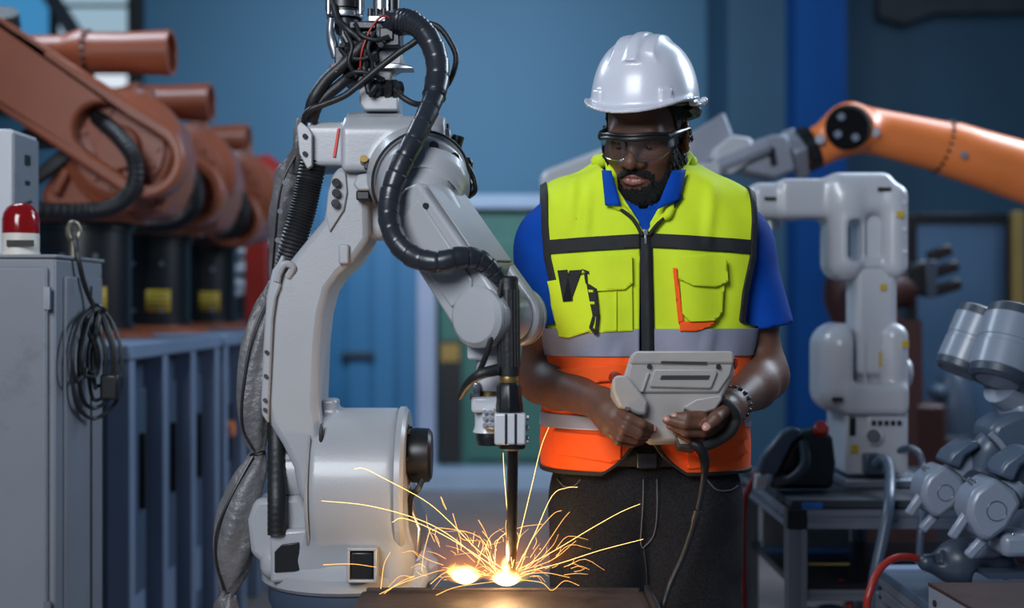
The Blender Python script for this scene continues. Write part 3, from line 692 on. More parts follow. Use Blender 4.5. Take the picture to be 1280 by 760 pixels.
# ---------------------------------------------------------------- torch held in the wrist clamp
TD = 2.30
to = obj('torch_barrel', MB().lathe([(0, 0), (.014, 0), (.0185, .02), (.0185, .1), (.0195, .12), (.0195, .9), (.0185, 1), (0, 1)], P(635, 345, TD), P(636, 470, TD), 32), 'black_rubber', wr, ang=30)
for k in range(20):
    t = 2 * math.pi * k / 20; c = Vector((math.cos(t), math.sin(t), 0)) * .0195
    obj('grip_rib', MB().tube([P(635, 362, TD) + c, P(636, 458, TD) + c], .0016, 5), 'black_rubber', to)
obj('brass_ring', MB().lathe([(0, 0), (.0165, 0), (.018, .5), (.0165, 1), (0, 1)], P(636, 469, TD), P(636, 478, TD), 28), 'brass', to)
tn = obj('torch_nut', MB().lathe([(0, 0), (.017, 0), (.023, .15), (.0235, .6), (.025, .75), (.025, 1), (0, 1)], P(636, 477, TD), P(637, 516, TD), 8), 'black_plastic', wr, bevel=.002)
tb = obj('torch_block', MB().boxp(618, 517, 657, 556, TD - .03, TD + .028), 'white_smooth', wr, bevel=.003)
for x in (631, 643): obj('block_seam', MB().boxp(x, 517.5, x + 3, 555.5, TD - .0315, TD - .028), 'black_plastic', tb)
for y in (522, 535, 548): obj('block_bolt', MB().cyl(P(655, y, TD), P(661, y, TD), .0058, seg=8), 'steel', tb)
obj('torch_collar', MB().lathe([(0, 0), (.025, 0), (.024, .6), (.012, 1), (0, 1)], P(640, 556, TD), P(640, 563, TD), 28), 'black_plastic', wr)
tip = P(639, 727, 2.43)
obj('torch_rod', MB().lathe([(0, 0), (.0098, 0), (.0098, .78), (.0085, .82), (.0085, .95), (.005, 1), (0, 1)], P(641, 560, TD), tip, 20), 'black_plastic', wr, ang=30)
obj('torch_cable', MB().tube([P(628, 350, TD - .01), P(622, 380, TD - .025), P(612, 430, TD - .03), P(598, 466, TD - .01), P(580, 490, TD + .02), P(574, 497, TD + .03)], .0052, 8, n=6), 'black_rubber', wr)
obj('torch_cable', MB().tube([P(574, 497, TD + .03), P(584, 480, TD), P(600, 468, TD - .02), P(622, 462, TD - .01)], [.005, .0075, .01, .011], 10, n=6), 'black_rubber', wr)

# ---------------------------------------------------------------- wire feeder on top of the elbow
wf = obj('feeder_bracket', MB().prism([(449, 112), (456, 106), (470, 106), (472, 120), (498, 120), (498, 138), (456, 138), (449, 130)], 2.58, 2.68), 'white_paint', wr, bevel=.004)
obj('feeder_upright', MB().prism([(470, 108), (472, 62), (498, 58), (503, 70), (501, 84), (490, 90), (488, 112)], 2.60, 2.66), 'grey_paint', wr, bevel=.004)
obj('feeder_blade', MB().prism([(457, 74), (478, 78), (500, 79), (516, 83), (516, 86), (478, 86), (460, 84)], 2.585, 2.63), 'steel', wr, bevel=.002)
cl = obj('feeder_roller', MB().cyl(P(462, 111, 2.575), P(500, 111, 2.62), .016, seg=24), 'black_plastic', wr)
for x in (466, 480, 490): obj('roller_ring', MB().cyl(P(x, 111, 2.58), P(x + 5, 111, 2.585), .0185, seg=24), 'dark_steel', cl)
fbk = obj('feeder_body', MB().boxp(424, 30, 474, 62, 2.58, 2.68), 'black_plastic', wr, bevel=.006)
obj('feeder_body', MB().boxp(428, 60, 462, 104, 2.60, 2.68), 'dark_steel', wr, bevel=.006)
obj('feeder_head', MB().boxp(468, 16, 500, 58, 2.57, 2.66), 'dark_steel', wr, bevel=.004)
obj('feeder_plate', MB().boxp(460, 19, 498, 27, 2.56, 2.67), 'steel', wr, bevel=.002)
for x in (463, 471, 480): obj('feeder_bolt', MB().cyl(P(x, 20, 2.575), P(x, 11, 2.575), .006, seg=10), 'dark_steel', wr)
obj('feeder_column', MB().cyl(P(476, 14, 2.62), P(476, -30, 2.62), .016, seg=20), 'steel', wr); obj('feeder_column', MB().cyl(P(491, 16, 2.64), P(491, -30, 2.64), .014, seg=20), 'black_plastic', wr)
mt = obj('feeder_motor', MB().lathe([(0, 0), (.034, 0), (.036, .08), (.037, .16), (.036, .2), (.04, .21), (.04, 1), (0, 1)], P(431, 24, 2.63), P(431, -30, 2.63), 32), 'black_plastic', wr, ang=30)
obj('motor_rim', MB().lathe([(0, 0), (.037, 0), (.0385, .5), (.037, 1), (0, 1)], P(431, 24, 2.63), P(431, 17, 2.63), 32), 'steel', mt)
for x in (411, 451): obj('motor_rod', MB().cyl(P(x, 18, 2.6), P(x, -30, 2.6), .006, seg=10), 'steel', mt)
obj('motor_gear', MB().lathe([(0, 0), (.02, 0), (.024, .5), (.03, 1), (0, 1)], P(432, 40, 2.62), P(431, 24, 2.63), 24), 'dark_steel', mt)
sl = obj('silver_sleeve', MB().tube([P(414, 24, 2.59), P(413, 40, 2.585), P(416, 55, 2.58), P(420, 72, 2.58)], [.008, .0085, .011, .009], 10, n=5), 'steel', wr)
def hose(name, pts, r, m='black_rubber', n=8, par=None, seg=10): return obj(name, MB().tube([P(*q) for q in pts], r, seg, n=n), m, par or wr)
hose('red_wire', [(490, 24, 2.555), (478, 20, 2.55), (466, 32, 2.55), (458, 48, 2.55), (452, 66, 2.55), (450, 88, 2.56)], .0024, 'red_paint')
hose('red_wire', [(420, 78, 2.57), (414, 86, 2.56), (418, 92, 2.56), (424, 84, 2.56)], .0022, 'red_paint'); hose('red_wire', [(412, 82, 2.56), (420, 90, 2.55), (430, 78, 2.56)], .002, 'orange_paint')
hose('feeder_hose', [(417, 6, 2.59), (422, 24, 2.58), (434, 36, 2.56), (450, 50, 2.56), (456, 66, 2.56), (455, 90, 2.57)], .007)
hose('feeder_hose', [(462, 46, 2.57), (448, 62, 2.56), (428, 82, 2.56), (408, 100, 2.56), (392, 124, 2.56), (386, 150, 2.58)], .0125)
hose('feeder_hose', [(440, 92, 2.58), (426, 105, 2.57), (408, 120, 2.57), (396, 134, 2.57), (390, 152, 2.58)], .0115)
hose('feeder_hose', [(470, 108, 2.56), (462, 116, 2.555), (458, 100, 2.555), (455, 84, 2.56)], .006)
hose('control_cable', [(534, 40, 2.545), (516, 54, 2.545), (498, 66, 2.545), (470, 88, 2.545), (446, 108, 2.545), (430, 120, 2.545), (406, 130, 2.55), (390, 136, 2.55), (382, 144, 2.56), (380, 156, 2.58)], .0065)
hose('control_cable', [(534, 29, 2.6), (548, 34, 2.6), (560, 48, 2.6), (570, 70, 2.6), (566, 92, 2.6), (556, 110, 2.6), (546, 118, 2.6)], .0062)
hose('control_cable', [(494, 112, 2.575), (504, 122, 2.56), (520, 130, 2.56), (540, 129, 2.58), (546, 124, 2.58)], .006)
for k in range(7):
    random.seed(k); x = 426 + k * 8; obj('feeder_fitting', MB().cyl(P(x, 48 + 9 * (k % 3), 2.575), P(x + 2, 56 + 9 * (k % 3), 2.555), .006 + .002 * (k % 2), seg=10), 'dark_steel' if k % 2 else 'steel', wr)
for q in ([(432, 40, 2.56), (440, 58, 2.55), (436, 78, 2.55), (446, 96, 2.56)], [(468, 40, 2.56), (460, 60, 2.55), (466, 80, 2.56), (462, 98, 2.57)], [(424, 60, 2.57), (434, 70, 2.555), (452, 74, 2.555), (470, 66, 2.56)], [(444, 30, 2.565), (452, 44, 2.55), (470, 50, 2.55), (486, 46, 2.56)], [(430, 98, 2.57), (444, 90, 2.555), (462, 92, 2.555), (480, 100, 2.57)]): hose('feeder_lead', q, .0048)
for (x0, y0, x1, y1, m_) in ((436, 26, 470, 36, 'dark_steel'), (440, 62, 470, 72, 'black_plastic'), (446, 84, 466, 104, 'dark_steel'), (418, 58, 430, 84, 'dark_steel'), (474, 34, 492, 50, 'black_plastic')): obj('feeder_block', MB().boxp(x0, y0, x1, y1, 2.565, 2.60), m_, wr, bevel=.003)
# main spiral-wrapped hose
HP = [(488, 29, 2.585), (504, 26, 2.56), (524, 34, 2.54), (540, 56, 2.52), (547, 84, 2.50), (543, 118, 2.47), (531, 148, 2.43), (514, 182, 2.39), (498, 214, 2.37), (488, 244, 2.36), (486, 272, 2.34), (495, 300, 2.31), (515, 320, 2.29), (545, 328, 2.27), (575, 322, 2.27), (598, 324, 2.28), (614, 336, 2.29), (626, 352, 2.30)]
pts = spline([P(*q) for q in HP], 16); NP = len(pts); ring = 10
def hr(i):
    t = i / NP; b = .0245 if t < .10 else (.022 if t < .3 else .019)
    if t > .82: b = .019 - .006 * (t - .82) / .18
    if t < .14: return b + (.0012 * math.sin(i * 2.1) if .05 < t < .14 else 0)
    return b + .0022 * (1 - (i % ring) / ring) - (.0035 if i % ring == 0 else 0)
obj('wrapped_hose', MB().tube(pts, [hr(i) for i in range(NP)], 18), 'hose_wrap', wr, ang=25)
obj('hose_elbow', MB().lathe([(0, 0), (.021, 0), (.024, .3), (.027, .8), (.025, 1), (0, 1)], P(484, 30, 2.60), P(508, 27, 2.558), 24), 'black_plastic', wr)
# connector cluster at the elbow's right
cn = obj('elbow_connector', MB().lathe([(0, 0), (.017, 0), (.017, .25), (.0145, .27), (.0145, .6), (.0125, .62), (.0125, 1), (0, 1)], P(563, 206, 2.60), P(573, 170, 2.60), 20), 'black_plastic', wr, ang=30)
cb_ = MB().boxp(562, 196, 590, 244, 2.57, 2.64); obj('connector_body', cb_, 'black_plastic', wr, bevel=.01)
hose('connector_cable', [(584, 206, 2.56), (592, 222, 2.56), (594, 238, 2.56), (586, 246, 2.57)], .005); hose('connector_cable', [(570, 214, 2.56), (578, 224, 2.55), (576, 240, 2.56)], .007)
for y in (204, 216, 230): obj('connector_lug', MB().ball(P(584, y, 2.57), .012), 'black_plastic', wr)

# corrugated conduits
def corr(name, pts, r, pitch=.0052):
    q = spline([P(*z) for z in pts], 40); out = [q[0]]; acc = 0
    for i in range(1, len(q)):
        acc += (q[i] - q[i - 1]).length
        if acc >= pitch / 2: out.append(q[i]); acc = 0
    return obj(name, MB().tube(out, [r + (.0018 if i % 2 else -.0012) for i in range(len(out))], 18), 'black_rubber', wr, ang=60)
corr('corrugated_conduit', [(392, 200, 2.60), (386, 230, 2.60), (378, 265, 2.60), (366, 305, 2.60), (356, 350, 2.62)], .026)
obj('smooth_conduit', MB().tube([P(346, 500, 2.66), P(346, 560, 2.63), P(346, 620, 2.582), P(346, 668, 2.578)], lambda t: .0188 + .0004 * math.sin(t * 120), 20, n=20), 'black_rubber', wr)
# fabric cable jacket: three tied lengths down the left of the arm
def jacket(name, cpts, ws, seed, seg=40, n=14):
    q = spline([P(*z) for z in cpts], n); m = len(q); W = np.interp(np.linspace(0, 1, m), np.linspace(0, 1, len(ws)), ws); V = []; Fq = []
    rs = np.random.RandomState(seed); ph = rs.uniform(0, 6.28, 10); kk = rs.uniform(3, 11, 10).round(); kv = rs.uniform(6, 26, 10)
    for i, c in enumerate(q):
        for k in range(seg):
            t = 2 * math.pi * k / seg; z = i / m
            wr_ = sum(math.sin(kk[j] * t * .6 + kv[j] * z + ph[j]) for j in range(10)) / 10
            fold = 1 + .16 * wr_ + .07 * math.sin(5 * t + 9 * z)
            w_ = L(W[i], c.y) * fold
            V.append(c + Vector((w_ * math.cos(t), w_ * .62 * math.sin(t), .012 * wr_)))
    for i in range(m - 1):
        for k in range(seg):
            k2 = (k + 1) % seg; Fq.append((i * seg + k, i * seg + k2, (i + 1) * seg + k2, (i + 1) * seg + k))
    Fq += [tuple(range(seg)), tuple(range((m - 1) * seg, m * seg))]
    return meshobj(name, V, Fq, 'jacket_grey', jk, merge=2, ang=180)
jk = obj('cable_jacket', MB().tube([P(377, 150, 2.64), P(374, 165, 2.63), P(372, 185, 2.63), P(368, 210, 2.66)], [.010, .012, .010, .02], 14, n=5), 'jacket_grey', wr)
jacket('jacket_upper', [(374, 186, 2.65), (366, 215, 2.67), (360, 260, 2.68), (354, 310, 2.70), (346, 360, 2.72)], [6, 20, 22, 18, 9], 1)
jacket('jacket_middle', [(344, 350, 2.70), (334, 385, 2.68), (322, 440, 2.66), (316, 500, 2.65), (318, 545, 2.65), (322, 568, 2.65)], [8, 17, 20, 19, 16, 8], 2)
jacket('jacket_lower', [(323, 564, 2.65), (314, 590, 2.64), (300, 630, 2.63), (293, 680, 2.62), (290, 715, 2.62), (284, 742, 2.62)], [8, 19, 26, 26, 20, 9], 3)
jacket('jacket_end', [(284, 740, 2.62), (284, 760, 2.62), (284, 800, 2.62), (284, 830, 2.62)], [8, 16, 22, 12], 4)
for (x, y, r_) in ((322, 567, 9), (284, 742, 10), (346, 356, 9)):
    d = 2.64; obj('tie_strap', MB().tube([P(x + r_ * math.cos(t), y + 2 * math.sin(t) - .25 * r_ * math.cos(t), d) + Vector((0, L(r_, d) * .7 * math.sin(t), 0)) for t in np.linspace(0, 6.283, 24)], .0022, 6), 'black_plastic', jk)
def seam(pts): obj('jacket_seam', MB().tube([P(*q) for q in pts], .0026, 6, n=6), 'black_plastic', jk)
seam([(374, 186, 2.63), (352, 232, 2.62), (344, 300, 2.63), (340, 350, 2.66)]); seam([(338, 366, 2.66), (318, 410, 2.64), (306, 470, 2.63), (302, 530, 2.63), (316, 562, 2.63)])
seam([(316, 570, 2.63), (292, 614, 2.61), (272, 660, 2.60), (270, 700, 2.60), (280, 738, 2.60)])
for (x, y) in ((353, 228), (347, 264), (344, 300), (341, 338)): obj('jacket_snap', MB().cyl(P(x + 3, y, 2.62), P(x + 3, y, 2.612), .0055, seg=10), 'steel', jk)
# ================================================================ the man
mat('skin', (98, 65, 51), .5, 0, .12, 30, .12, 420, 0, .45)
mat('lip', (140, 92, 84), .42, 0, .1, 60, .1, 300)
mat('nail', (176, 130, 118), .35, 0, .05)
mat('hair_black', (16, 14, 14), .75, 0, .3, 90, 1.0, 700)
mat('eye_white', (150, 138, 130), .25); mat('eye_iris', (26, 16, 12), .15)
mat('polo_blue', (4, 66, 160), .8, 0, .10, 20, .25, 900, 0, .15)
mat('vest_yellow', (204, 226, 40), .75, 0, .05, 14, .2, 900, 0, .3)
mat('vest_orange', (255, 92, 28), .75, 0, .05, 14, .2, 900, 0, .3)
mat('reflective_tape', (150, 152, 170), .42, .25, .10, 10, .12, 500)
mat('black_webbing', (24, 25, 28), .7, 0, .2, 60, .3, 700)
mat('denim', (36, 37, 42), .9, 0, .45, 260, .7, 700, 0, .2, dirt=(52, 53, 60), dscale=160, dcut=.56)
mat('denim_stitch', (78, 80, 88), .8)
mat('helmet_white', (196, 198, 208), .3, 0, .03, 8, 0, 60, .25)
mat('pendant_grey', (176, 172, 168), .5, 0, .05, 20, .08, 300, dirt=(120, 114, 106), dscale=22, dcut=.70)
mat('pendant_dark', (70, 68, 66), .5)
clear('lens_clear', (236, 238, 240), .03, .10); clear('lens_edge', (200, 205, 210), .15, .35)

MD = 2.66                                   # depth of the man's axis
MX = P(806, 0, MD).x
man = thing('person', 'man in white helmet, yellow and orange vest, looking down at a controller', 'person', (MX, MD, 0))
# ---------------------------------------------------------------- head
HO = P(808, 168, 2.60); RH = np.array(Matrix.Rotation(math.radians(-23), 3, 'Z') @ Matrix.Rotation(math.radians(3), 3, 'Y') @ Matrix.Rotation(math.radians(19), 3, 'X'))
HOn = np.array(HO)
def hw(q): return HOn + RH @ np.array(q, float)         # head space -> world
def face(p):
    f = ell(p, (0, .012, .045), (.077, .098, .090))
    f = smin(f, ell(p, (0, -.034, -.028), (.066, .062, .086)), .03)
    for s in (-1, 1):
        f = smin(f, cap(p, (s * .052, .012, -.055), (s * .022, -.066, -.104), .024, .022), .03)
        f = smin(f, sph(p, (s * .045, -.056, -.022), .024), .022)
    f = smin(f, ell(p, (0, -.074, -.108), (.028, .022, .022)), .022)
    f = smin(f, cap(p, (-.036, -.080, .020), (.036, -.080, .020), .014), .022)
    for s in (-1, 1):
        f = smax(f, -ell(p, (s * .032, -.101, .001), (.021, .017, .013)), .014)
        f = smin(f, ell(p, (s * .0315, -.077, .000), (.0165, .0145, .0135)), .006)
    for s in (-1, 1): f = smax(f, -ell(p, (s * .0315, -.094, -.0086), (.0138, .010, .0019)), .002)
    f = smin(f, cap(p, (0, -.086, .012), (0, -.110, -.030), .008, .0125), .012)
    f = smin(f, sph(p, (0, -.1125, -.034), .0128), .008)
    for s in (-1, 1):
        f = smin(f, ell(p, (s * .0165, -.099, -.037), (.0115, .0125, .0095)), .007)
        f = smax(f, -ell(p, (s * .0085, -.107, -.0475), (.005, .0065, .005)), .004)
    f = smin(f, ell(p, (0, -.074, -.066), (.036, .026, .030)), .018)
    # lips
    up = chain(p, [(-.027, -.086, -.066), (-.012, -.0985, -.0605), (0, -.1005, -.0615), (.012, -.0985, -.0605), (.027, -.086, -.066)], [.0035, .0062, .0058, .0062, .0035], .003)
    lo = chain(p, [(-.025, -.086, -.067), (-.012, -.0965, -.0735), (0, -.0985, -.075), (.012, -.0965, -.0735), (.025, -.086, -.067)], [.003, .0072, .008, .0072, .003], .003)
    f = smin(f, up, .004); f = smin(f, lo, .004)
    f = smax(f, -chain(p, [(-.025, -.092, -.0668), (0, -.107, -.0672), (.025, -.092, -.0668)], [.001, .0019, .001]), .002)
    # ears
    for s in (-1, 1):
        R = Matrix.Rotation(math.radians(s * 22), 3, 'Z') @ Matrix.Rotation(math.radians(12), 3, 'X')
        e = ell(p, (s * .080, .014, -.008), (.0085, .019, .033), R)
        e = smax(e, -ell(p, (s * .089, .010, -.006), (.0075, .011, .022), R), .005)
        f = smin(f, e, .006)
    return f
def face_w(p):                                           # world-space distance of head and neck
    x, y, z = loc(p, HOn, RH)
    f = face((x, y, z))
    n0 = hw((0, .035, -.06)); f = smin(f, cap(p, n0, (MX + .002, MD + .005, 1.50), .054, .066), .035)
    return f
b0 = HOn + (-.13, -.16, -.24); b1 = HOn + (.14, .15, .15)
G, go, gh = grid(b0, b1, .0026); fH = face_w(G)
Vh, Qh = nets(fH, go, gh); Th = tri(Qh)
def hl(V): return (V - HOn) @ RH                         # world -> head space
q = hl(Vh)
BV, BT, BMAT = [], [], []
def addbody(V, T, m):
    o_ = sum(len(x) for x in BV); BV.append(V); BT.append(T + o_); BMAT.append(np.full(len(T), m))
# lips are cut out of the face surface as their own colour
def lipf(V):
    h = hl(V); x, y, z = h[:, 0], h[:, 1], h[:, 2]
    return np.where(y < -.07, .0105 * np.sqrt(np.maximum(0, 1 - (x / .027) ** 2)) - abs(z + .0668 + .0012), -.01)
V2, Tl, Ts = split(Vh, Th, lipf(Vh))
a_, b_ = compact(V2, Ts); addbody(a_, b_, 0); a_, b_ = compact(V2, Tl); addbody(a_, b_, 1)
# ---------------------------------------------------------------- arms and hands
def PV(*q): return np.array(P(*q))
SHR, ELR, WRR = PV(690, 304, 2.67), PV(678, 474, 2.66), PV(752, 505, 2.46)
SHL, ELL, WRL = PV(922, 304, 2.67), PV(955, 470, 2.66), PV(912, 508, 2.47)
# image-left hand: back of hand to the camera, fingers curl under the controller's left grip
KR = dict(
    palm=[WRR, PV(762, 515, 2.435), PV(776, 530, 2.425)],
    index=[PV(772, 514, 2.405), PV(786, 523, 2.375), PV(802, 530, 2.375), PV(815, 536, 2.395)],
    middle=[PV(766, 522, 2.405), PV(780, 535, 2.372), PV(798, 542, 2.378), PV(810, 543, 2.405)],
    ring=[PV(762, 530, 2.41), PV(776, 545, 2.385), PV(794, 549, 2.395), PV(806, 547, 2.42)],
    little=[PV(760, 536, 2.425), PV(773, 551, 2.41), PV(790, 554, 2.42), PV(803, 551, 2.44)],
    thumb=[PV(764, 500, 2.44), PV(776, 500, 2.465), PV(792, 510, 2.48), PV(806, 520, 2.485)])
KL = dict(
    palm=[WRL, PV(903, 519, 2.455), PV(894, 530, 2.45)],
    index=[PV(893, 521, 2.425), PV(876, 519, 2.385), PV(858, 521, 2.372), PV(844, 521, 2.378)],
    middle=[PV(895, 531, 2.425), PV(878, 530, 2.385), PV(856, 530, 2.368), PV(834, 525, 2.376)],
    ring=[PV(894, 540, 2.43), PV(878, 540, 2.395), PV(857, 540, 2.38), PV(838, 532, 2.388)],
    little=[PV(891, 547, 2.44), PV(877, 549, 2.415), PV(862, 549, 2.41), PV(846, 541, 2.415)],
    thumb=[PV(908, 506, 2.435), PV(903, 513, 2.395), PV(894, 523, 2.368), PV(883, 534, 2.362)])
def hand(p, K, mir):
    a, b, c = K['palm']
    f = chain(p, [a, b, c], [.027, .032, .030], .02)
    kn = [K[n][0] for n in ('index', 'middle', 'ring', 'little')]
    for k_ in kn: f = smin(f, cap(p, a, k_, .020, .0125), .014)
    for n, rr in (('index', (.0115, .0105, .0095, .0085)), ('middle', (.012, .0105, .0098, .0087)), ('ring', (.0115, .0102, .0092, .0082)), ('little', (.0105, .009, .008, .0072))):
        g = chain(p, K[n], rr, .004); f = smin(f, g, .0045)
    f = smin(f, chain(p, K['thumb'], (.016, .0135, .0118, .0098), .006), .009)
    return f
def arm(p, S, E, W, K, mir):
    f = chain(p, [S, E], [.058, .044])
    mid = E + (W - E) * .32 + np.array((0, 0, .0))
    f = smin(f, chain(p, [E, mid, W], [.045, .047, .0285], .02), .035)
    f = smin(f, ell(p, S * .55 + E * .45, (.052, .056, .085)), .03)
    f = smin(f, hand(p, K, mir), .02)
    return f
for S, E, W, K, mir in ((SHR, ELR, WRR, KR, 0), (SHL, ELL, WRL, KL, 1)):
    allp = np.stack([S, E, W] + [x for k_ in K for x in K[k_]])
    G, go, gh = grid(allp.min(0) - .075, allp.max(0) + .075, .0028)
    V, Q = nets(arm(G, S, E, W, K, mir), go, gh); addbody(V, tri(Q), 0)
# ---------------------------------------------------------------- torso and legs (under the clothes)
ZK = [.80, .90, .96, 1.02, 1.10, 1.20, 1.30, 1.40, 1.48, 1.54, 1.60]
WA = [.188, .190, .192, .194, .190, .192, .207, .222, .230, .235, .235]
WB = [.115, .118, .120, .120, .118, .120, .126, .126, .112, .095, .07]
def torso(p, off=0.0, pw=2.7):
    z = p[2]; a = np.interp(z, ZK, WA) + off; b = np.interp(z, ZK, WB) + off
    x = abs(p[0] - MX) / a; y = abs(p[1] - MD) / b
    f = ((x ** pw + y ** pw + 1e-9) ** (1 / pw) - 1) * np.minimum(a, b)
    xs = abs(p[0] - MX)
    top = 1.600 + off - .40 * np.maximum(xs - .06, 0) - .20 * abs(p[1] - MD - .02)
    f = smax(f, (p[2] - top) * .85, .055); f = np.maximum(f, .87 - p[2])
    return f
def legs(p, off=0.0):
    f = None
    for s in (-1, 1):
        c = chain(p, [(MX + s * .085, MD + .0, .86), (MX + s * .105, MD - .01, .48), (MX + s * .11, MD + .02, .09)], [.112 + off, .082 + off, .062 + off])
        f = c if f is None else smin(f, c, .03)
    f = smin(f, rbox(p, (MX, MD, .93), (.188 + off, .117 + off, .085), .085), .04)
    return f
b0 = (MX - .26, MD - .2, .02); b1 = (MX + .26, MD + .2, 1.62)
G, go, gh = grid(b0, b1, .012)
V, Q = nets(np.minimum(torso(G, -.02), legs(G, -.032)), go, gh); addbody(V, tri(Q), 0)
bo = meshobj('body', np.concatenate(BV), np.concatenate(BT), ['skin', 'lip'], man, merge=False, ang=180)
bo.data.polygons.foreach_set('material_index', np.concatenate(BMAT).astype(np.int32)); bo.data.update()
# nails
def nail(K, n, up, sc=1.0):
    a, b = K[n][2], K[n][3]; d = (b - a) / np.linalg.norm(b - a); up = np.array(up, float); up = up - d * up.dot(d); up /= np.linalg.norm(up); sd = np.cross(d, up)
    r = {'thumb': .0098, 'little': .0072}.get(n, .0086)
    R = Matrix(np.stack([d, sd, up], 1).tolist())
    obj('nail', MB().ball(Vector(b + d * .001 + up * (r * .72)), (.0075 * sc, .0062 * sc, .0036), R, 14, 8), 'nail', bo)
nail(KR, 'index', (.5, -.8, .35)); nail(KR, 'middle', (.5, -.7, .2))
for n in ('index', 'middle', 'ring'): nail(KL, n, (-.25, -.9, .45))
nail(KL, 'thumb', (-.3, -.95, .1), 1.25)
# eyes under lowered lids
for s in (-1, 1):
    c = hw((s * .0315, -.0752, -.004)); R = Matrix(RH.tolist())
    e = obj('eye', MB().ball(Vector(c), .0135, R, 20, 14), 'eye_white', bo)
    obj('iris', MB().ball(Vector(hw((s * .0315, -.0835, -.0090))), (.0075, .0058, .006), R, 14, 8), 'eye_iris', e)
# eyebrows, beard and short hair: thin rough layers that follow the face
def layer(name, mask, thick, freq, amp, b0, b1, h=.0026):
    G, go, gh = grid(HOn + b0, HOn + b1, h); x, y, z = loc(G, HOn, RH)
    m = mask(x, y, z); f = face_w(G) - thick * np.clip(m, 0, 1) + np.where(m > 0, 0, .004) - amp * np.clip(m * 2, 0, 1) * wob(G, freq, 12)
    f = np.maximum(f, -(face_w(G) + .004)); f = np.maximum(f, -m * .004)
    V, Q = nets(f, go, gh); return meshobj(name, V, Q, 'hair_black', bo, merge=False, ang=180)
def beard_mask(x, y, z):
    ax_ = abs(x)
    jaw = -.052 + np.clip((.03 - y - .05) * 0, 0, 1)
    line = np.interp(ax_, [0, .02, .035, .05, .064, .076], [-.088, -.086, -.078, -.070, -.045, .0])   # beard lies below this line
    m = (line - z) / .010
    m = np.minimum(m, (.02 - y) / .012)
    mou = np.minimum(np.minimum((-.0475 - .007 * (ax_ / .03) ** 2 - z) / .004, (z + .0578 + .013 * (ax_ / .03) ** 1.5) / .003), (.034 - ax_) / .006)
    cor = np.minimum((.040 - ax_) / .006, np.minimum((ax_ - .030) / .004, (-.060 - z) / .004))       # corners joining moustache and beard
    m = np.maximum(m, np.maximum(mou, cor)); m = np.minimum(m, (-.0 - z + .02) / .01)
    m = m + .45 * wob((x, y, z), 420, 12) + .3 * wob((x + .1, y, z), 900, 12)
    m = np.minimum(m, (ell((abs(x), y, z), (.080, .014, -.008), (.0085, .019, .033)) - .004) / .004)
    return np.clip(np.minimum(m, (z + .16) / .01), -1, 1)
layer('beard', beard_mask, .0046, 800, .0026, (-.12, -.16, -.19), (.12, .06, .03), .0022)
def brow_mask(x, y, z):
    ax_ = abs(x); return np.clip(np.minimum(np.minimum((.0048 - abs(z - .0185 + .10 * np.maximum(ax_ - .04, 0))) / .004, (ax_ - .013) / .004), np.minimum((.054 - ax_) / .006, (-.06 - y) / .01)), -1, 1)
layer('eyebrow', brow_mask, .0026, 1100, .0012, (-.12, -.15, -.06), (.12, .0, .06), .0026)
def hair_mask(x, y, z): return np.clip(np.minimum((z - np.interp(y, [-.10, -.055, -.04, -.025, 0, .04, .09], [.10, .085, .045, .0, -.01, -.035, -.05])) / .008, (ell((abs(x), y, z), (.080, .014, -.008), (.0085, .019, .033)) - .004) / .004), -1, 1)
layer('hair', hair_mask, .0035, 900, .0016, (-.12, -.14, -.06), (.13, .14, .145), .0032)
# ---------------------------------------------------------------- blue polo shirt
def folds(p, a=.004): return a * wob(p, 18, 8, (1.2, .7, .3)) + a * .6 * wob((p[0] + .3, p[1], p[2]), 42, 8, (1, .6, .45))
def sleeve(p, S, E):
    s = 1 if S[0] > MX else -1; d = (E - S)
    tip_ = S + d * .66 + np.array((s * (.006 if s < 0 else .012), -.005, 0))
    f = chain(p, [S + np.array((-s * .035, 0, .012)), S + np.array((s * .004, 0, -.012)), tip_], [.058, .066, .066], .03)
    dn = np.array((s * .12, .05, -1)); dn /= np.linalg.norm(dn); e = S + d * .63
    hem = (p[0] - e[0]) * dn[0] + (p[1] - e[1]) * dn[1] + (p[2] - e[2]) * dn[2]
    return f, hem
G, go, gh = grid((MX - .34, MD - .2, 1.06), (MX + .36, MD + .2, 1.60), .0062)
f = torso(G, .004)
hm = None
for S, E in ((SHR, ELR), (SHL, ELL)):
    s_, h_ = sleeve(G, S, E); s_ = s_ - .8 * folds(G, .006); s_ = smax(s_, h_, .004); f = smin(f, s_, .03)
V, Q = nets(f + 0 * f, go, gh); T = tri(Q)
# open V at the neck
pxx, pyy = pix(V)
nk = np.maximum(ln3(V[:, 0] - MX, V[:, 1] - (MD - .0), 0) - .074, 1.535 - V[:, 2])
V, T, _ = split(V, T, nk)
vv = np.where(V[:, 1] < MD - .02, np.maximum(abs(V[:, 0] - P(804, 0, 2.55).x) - .50 * (V[:, 2] - 1.482), 1.482 - V[:, 2]), 1)
V, T, _ = split(V, T, vv); V, T = compact(V, T)
sh = meshobj('polo_shirt', V, T, 'polo_blue', man, merge=False, ang=180)
# sleeve hems
for S, E in ((SHR, ELR), (SHL, ELL)):
    s = 1 if S[0] > MX else -1; d = E - S; c = S + d * .585 + np.array((s * .02, -.004, 0)); dn = Vector((s * .12, .05, -1)).normalized(); x_, y_, _ = frame(dn)
